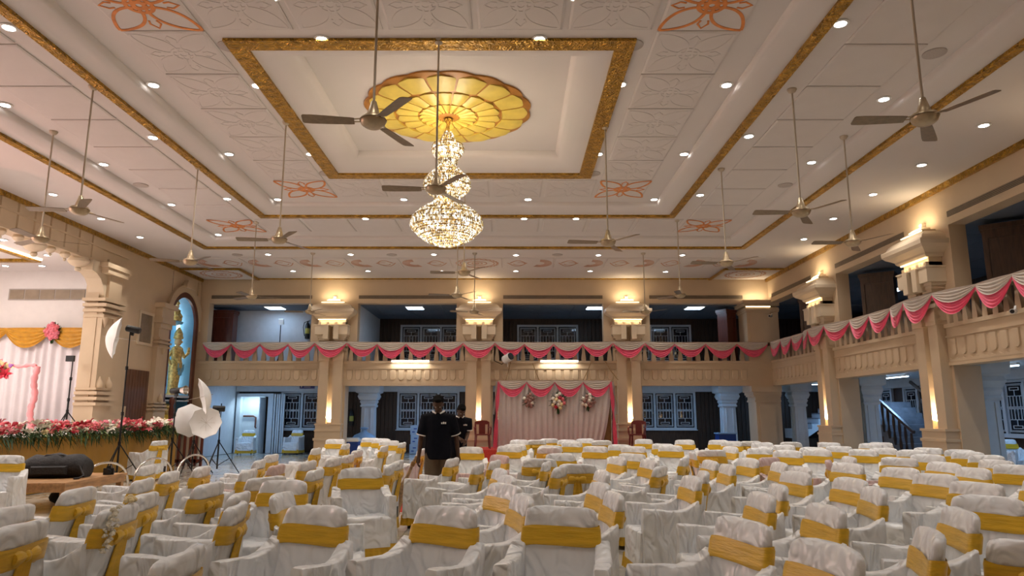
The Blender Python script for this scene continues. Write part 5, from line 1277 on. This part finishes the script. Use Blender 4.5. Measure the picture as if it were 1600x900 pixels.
# back top pixel x, y and heading in degrees (0 faces the camera, -90 faces the stage wall)
CH = [(820, 792, -10), (700, 786, -28), (425, 789, -28), (562, 732, 4), (436, 773, 70), (12, 713, -15), (27, 771, -125), (45, 789, -125), (63, 816, -122), (150, 765, -118), (228, 750, -112),
      (276, 738, -108), (306, 792, -105), (318, 774, -112), (339, 730, -108), (288, 864, -112), (6, 837, -120), (409, 720, -108), (427, 711, -110), (449, 725, -110), (488, 721, -115), (518, 717, -115), (538, 713, -112),
      (524, 687, 0), (496, 701, -110), (542, 694, -110), (579, 685, 2), (596, 686, -5), (608, 689, 0), (602, 697, -108), (630, 692, -108), (619, 725, -100), (639, 720, -104), (394, 757, -30), (358, 757, -120), (428, 743, -140),
      (711, 716, -108), (748, 698, 0), (754, 712, -55), (758, 725, -102), (782, 721, -104), (785, 735, -75), (805, 749, -70), (800, 761, -55), (790, 774, -78), (782, 697, 3), (810, 696, -3), (853, 697, 172), (881, 700, 165), (923, 698, 0), (882, 711, 0), (805, 717, 172), (910, 723, 178), (874, 723, -98), (892, 729, -104), (938, 736, -75), (941, 757, -72), (951, 771, -78),
      (812, 688, 0), (838, 688, 175), (858, 686, 170), (886, 688, 0), (914, 686, 5), (893, 691, 10), (940, 689, 178), (968, 696, 0), (989, 698, 4), (1005, 687, 20), (1035, 694, 18), (1064, 697, 3), (1088, 688, 5), (1106, 688, 0), (1113, 703, 176), (1143, 690, 8), (1138, 699, -30), (1163, 699, -35), (1042, 730, -104), (1040, 716, -100), (1061, 721, -62), (1080, 707, 95),
      (1163, 720, -35), (1189, 725, -38), (1207, 729, -35), (1110, 742, -78), (1130, 749, -38), (1184, 758, -42), (1204, 767, -38), (1155, 817, -28), (1224, 718, 60), (1269, 742, -30), (1310, 749, -32), (1338, 759, -40), (1387, 730, -22), (1347, 725, -24), (1305, 719, -42), (1394, 718, -5), (1433, 724, -20), (1486, 726, -12), (1488, 744, -18), (1532, 753, -18), (1541, 731, -28), (1558, 720, -22), (1537, 781, -12), (1509, 795, -36), (1335, 845, -26), (1481, 838, -78), (1545, 848, 168), (1218, 772, -35), (1275, 722, 85),
      (1223, 696, 0), (1233, 704, -8), (1264, 701, 3), (1282, 703, -10), (1312, 698, 0), (1351, 703, 0), (1383, 701, 5), (1408, 704, 0), (1445, 701, 0), (1510, 706, -3), (1490, 704, 5), (1343, 693, 0), (1376, 692, 0), (1250, 692, 170), (1296, 692, 4), (1190, 692, 0), (1170, 690, 175), (1205, 701, 20), (1580, 735, -20), (1598, 752, -25),
      (240, 728, -110), (200, 775, -115), (100, 800, -120), (380, 735, -110), (470, 738, -112), (560, 705, -110), (660, 703, -100), (1000, 712, -20), (965, 716, -60), (1100, 720, -40), (1140, 726, -40), (1460, 712, -10), (1530, 712, 0)]
place = []
def setp(px, py, a):
    phi = math.degrees(math.atan((px-800)/1118)); b = a*(1.75 if px > 1000 else 1.25) if -50 < a < -14 else a
    r = math.radians(b-phi); p = atZ(px, py, .875); off = Matrix.Rotation(r, 2)@Vector((0, .30)); return [p.x-off.x, p.y-off.y, r]
for px, py, a in CH: place.append(setp(px, py, a+random.uniform(-3, 3)))
special = {}
special[len(place)] = 'white covered chair with golden sash standing alone against the stage skirt'; place.append([-8.28, 16.5, math.radians(-110)])
special[len(place)] = 'white covered chair whose top carries a jasmine garland and yellow flower'; GAR = len(place); place.append(setp(168, 793, -118))
NMOV = len(place)
fixed = [(-1.1, 10.7, 0, .3, .3), (-1.55, 10.4, 0, .25, .2), (-1.02, 13.4, .3, .3, .3), (-7.35, 11.85, .06, .62, 1.0), (-8.5, 15.6, 0, .3, .3), (-8.3, 17.6, 0, .3, .3), (1.6, 22.9, 0, 3.5, 1.05), (9.6, 14.9, 0, .95, .85), (9.6, 20.0, 0, .95, .85), (0, 0, 0, 9, 2.3)]
def corners(x, y, a, hx, hy):
    c, s = math.cos(a), math.sin(a); return [(x+i*hx*c-j*hy*s, y+i*hx*s+j*hy*c) for i, j in ((-1, -1), (1, -1), (1, 1), (-1, 1))]
def mtv(A, B):
    best = None
    for x, y, a in ((A[0], A[1], A[2]), (B[0], B[1], B[2])):
        for ax in ((math.cos(a), math.sin(a)), (-math.sin(a), math.cos(a))):
            pa = [p[0]*ax[0]+p[1]*ax[1] for p in corners(*A)]; pb = [p[0]*ax[0]+p[1]*ax[1] for p in corners(*B)]
            ov = min(max(pa), max(pb))-max(min(pa), min(pb))
            if ov <= 0: return None
            if best is None or ov < best[0]:
                sg = 1 if (A[0]-B[0])*ax[0]+(A[1]-B[1])*ax[1] > 0 else -1; best = (ov, ax[0]*sg, ax[1]*sg)
    return best
exts = [v.co for me in (COV[0], COV[1], COV[2], COV[3], sash, bow, ruf) for v in me.vertices]
HX = max(abs(c.x) for c in exts); Y0, Y1 = min(c.y for c in exts), max(c.y for c in exts); HY, OY = (Y1-Y0)/2, (Y1+Y0)/2
for A in place: A[0] -= OY*math.sin(A[2]); A[1] += OY*math.cos(A[2])      # to footprint centre
for it in range(400):
    moved = False
    for i in range(NMOV):
        A = place[i]
        for j in range(i+1, NMOV):
            B = place[j]
            if abs(A[0]-B[0]) > 1.05 or abs(A[1]-B[1]) > 1.05: continue
            m = mtv((*A, HX, HY), (*B, HX, HY))
            if m:
                moved = True; k = .5*m[0]*.7+.001
                A[0] += m[1]*k; A[1] += m[2]*k; B[0] -= m[1]*k; B[1] -= m[2]*k
        for fx in fixed:
            m = mtv((*A, HX, HY), fx)
            if m: A[0] += m[1]*m[0]; A[1] += m[2]*m[0]; moved = True
    if not moved: break
for A in place: A[0] += OY*math.sin(A[2]); A[1] -= OY*math.cos(A[2])
pinks = {CH.index((1224, 718, 60)): 'chair in dull pink cover among white chairs near the right columns', CH.index((1275, 722, 85)): 'second chair in dull pink cover, beside a turned white chair', CH.index((754, 712, -55)): 'pale pink covered chair behind the man with the broom', CH.index((449, 725, -110)): 'pale pink covered chair among the rows turned to the stage'}
MARKS = [(-7.3, 11.8, 'near the low table'), (-8.3, 17.6, 'near the photo umbrellas'), (-6.2, 22.5, 'near the first back column'), (-4.2, 6.0, 'nearest the garlanded chair'), (-1.1, 11.5, 'near the man with broom'), (-1.1, 17, 'near the stooping man'), (2.0, 19.5, 'before the swagged backdrop'), (0.3, 5.5, 'before the red carpet strip'), (8.0, 22.5, 'near the corner pier'), (7.8, 18.5, 'near the first right column'), (7.8, 13.5, 'near the second right column'), (4.0, 11.0, 'beyond the red carpet end'), (4.0, 15.0, 'around the dull pink chairs'), (3.0, 5.0, 'in the loose foremost cluster'), (-4.5, 14.5, 'between stage hoops and aisle')]
for i, (x, y, a) in enumerate(place):
    d = (math.degrees(a)+180) % 360-180
    reg = min(MARKS, key=lambda m: (m[0]-x)**2+(m[1]-y)**2)[2]
    fc = 'facing the hall front' if abs(d) < 50 else 'facing the stage' if -150 < d <= -50 else 'facing the back gallery' if abs(d) >= 150 else 'facing the right gallery'
    if i in special: chair(x, y, a, special[i], None)
    elif i in pinks: chair(x, y, a, pinks[i], None, True)
    else: chair(x, y, a, f'white covered chair with golden sash, {fc}, {reg}', f'chairs {fc} {reg}')
gx, gy, ga = place[GAR]
g = empty('flower_garland', (gx, gy, 0), ga); tag(g, 'white jasmine string with yellow bloom hung over a chair back', 'garland')
for k in range(26):
    t = k/25; flower(g, rosem, 'flower_white', (.18+.03*math.sin(k*2.1), back_c(.85)+.06+.02*math.cos(k*1.7)-.04*t, .90-.26*t), .35, 'blossom')
flower(g, rosem, 'flower_cream', (-.1, back_c(.88), .91), .8, 'yellow_bloom')
# two chairs under blue light against the plank wall
p = atZ(375, 707, 0); chair(-10.3+.2, 27.4, .1, 'covered chair against the wall beside the pale blue doorway', None)
chair(-8.35, 27.6, -.15, 'covered chair against the plank wall under the lattice window', None)
for x, y, lb in ((11.9, 17.0, 'covered chair in the blue lit right aisle under the lattice window'), (12.6, 17.1, 'outer covered chair in the blue lit right aisle next to the wall')): chair(x, y, 0.1, lb, None)
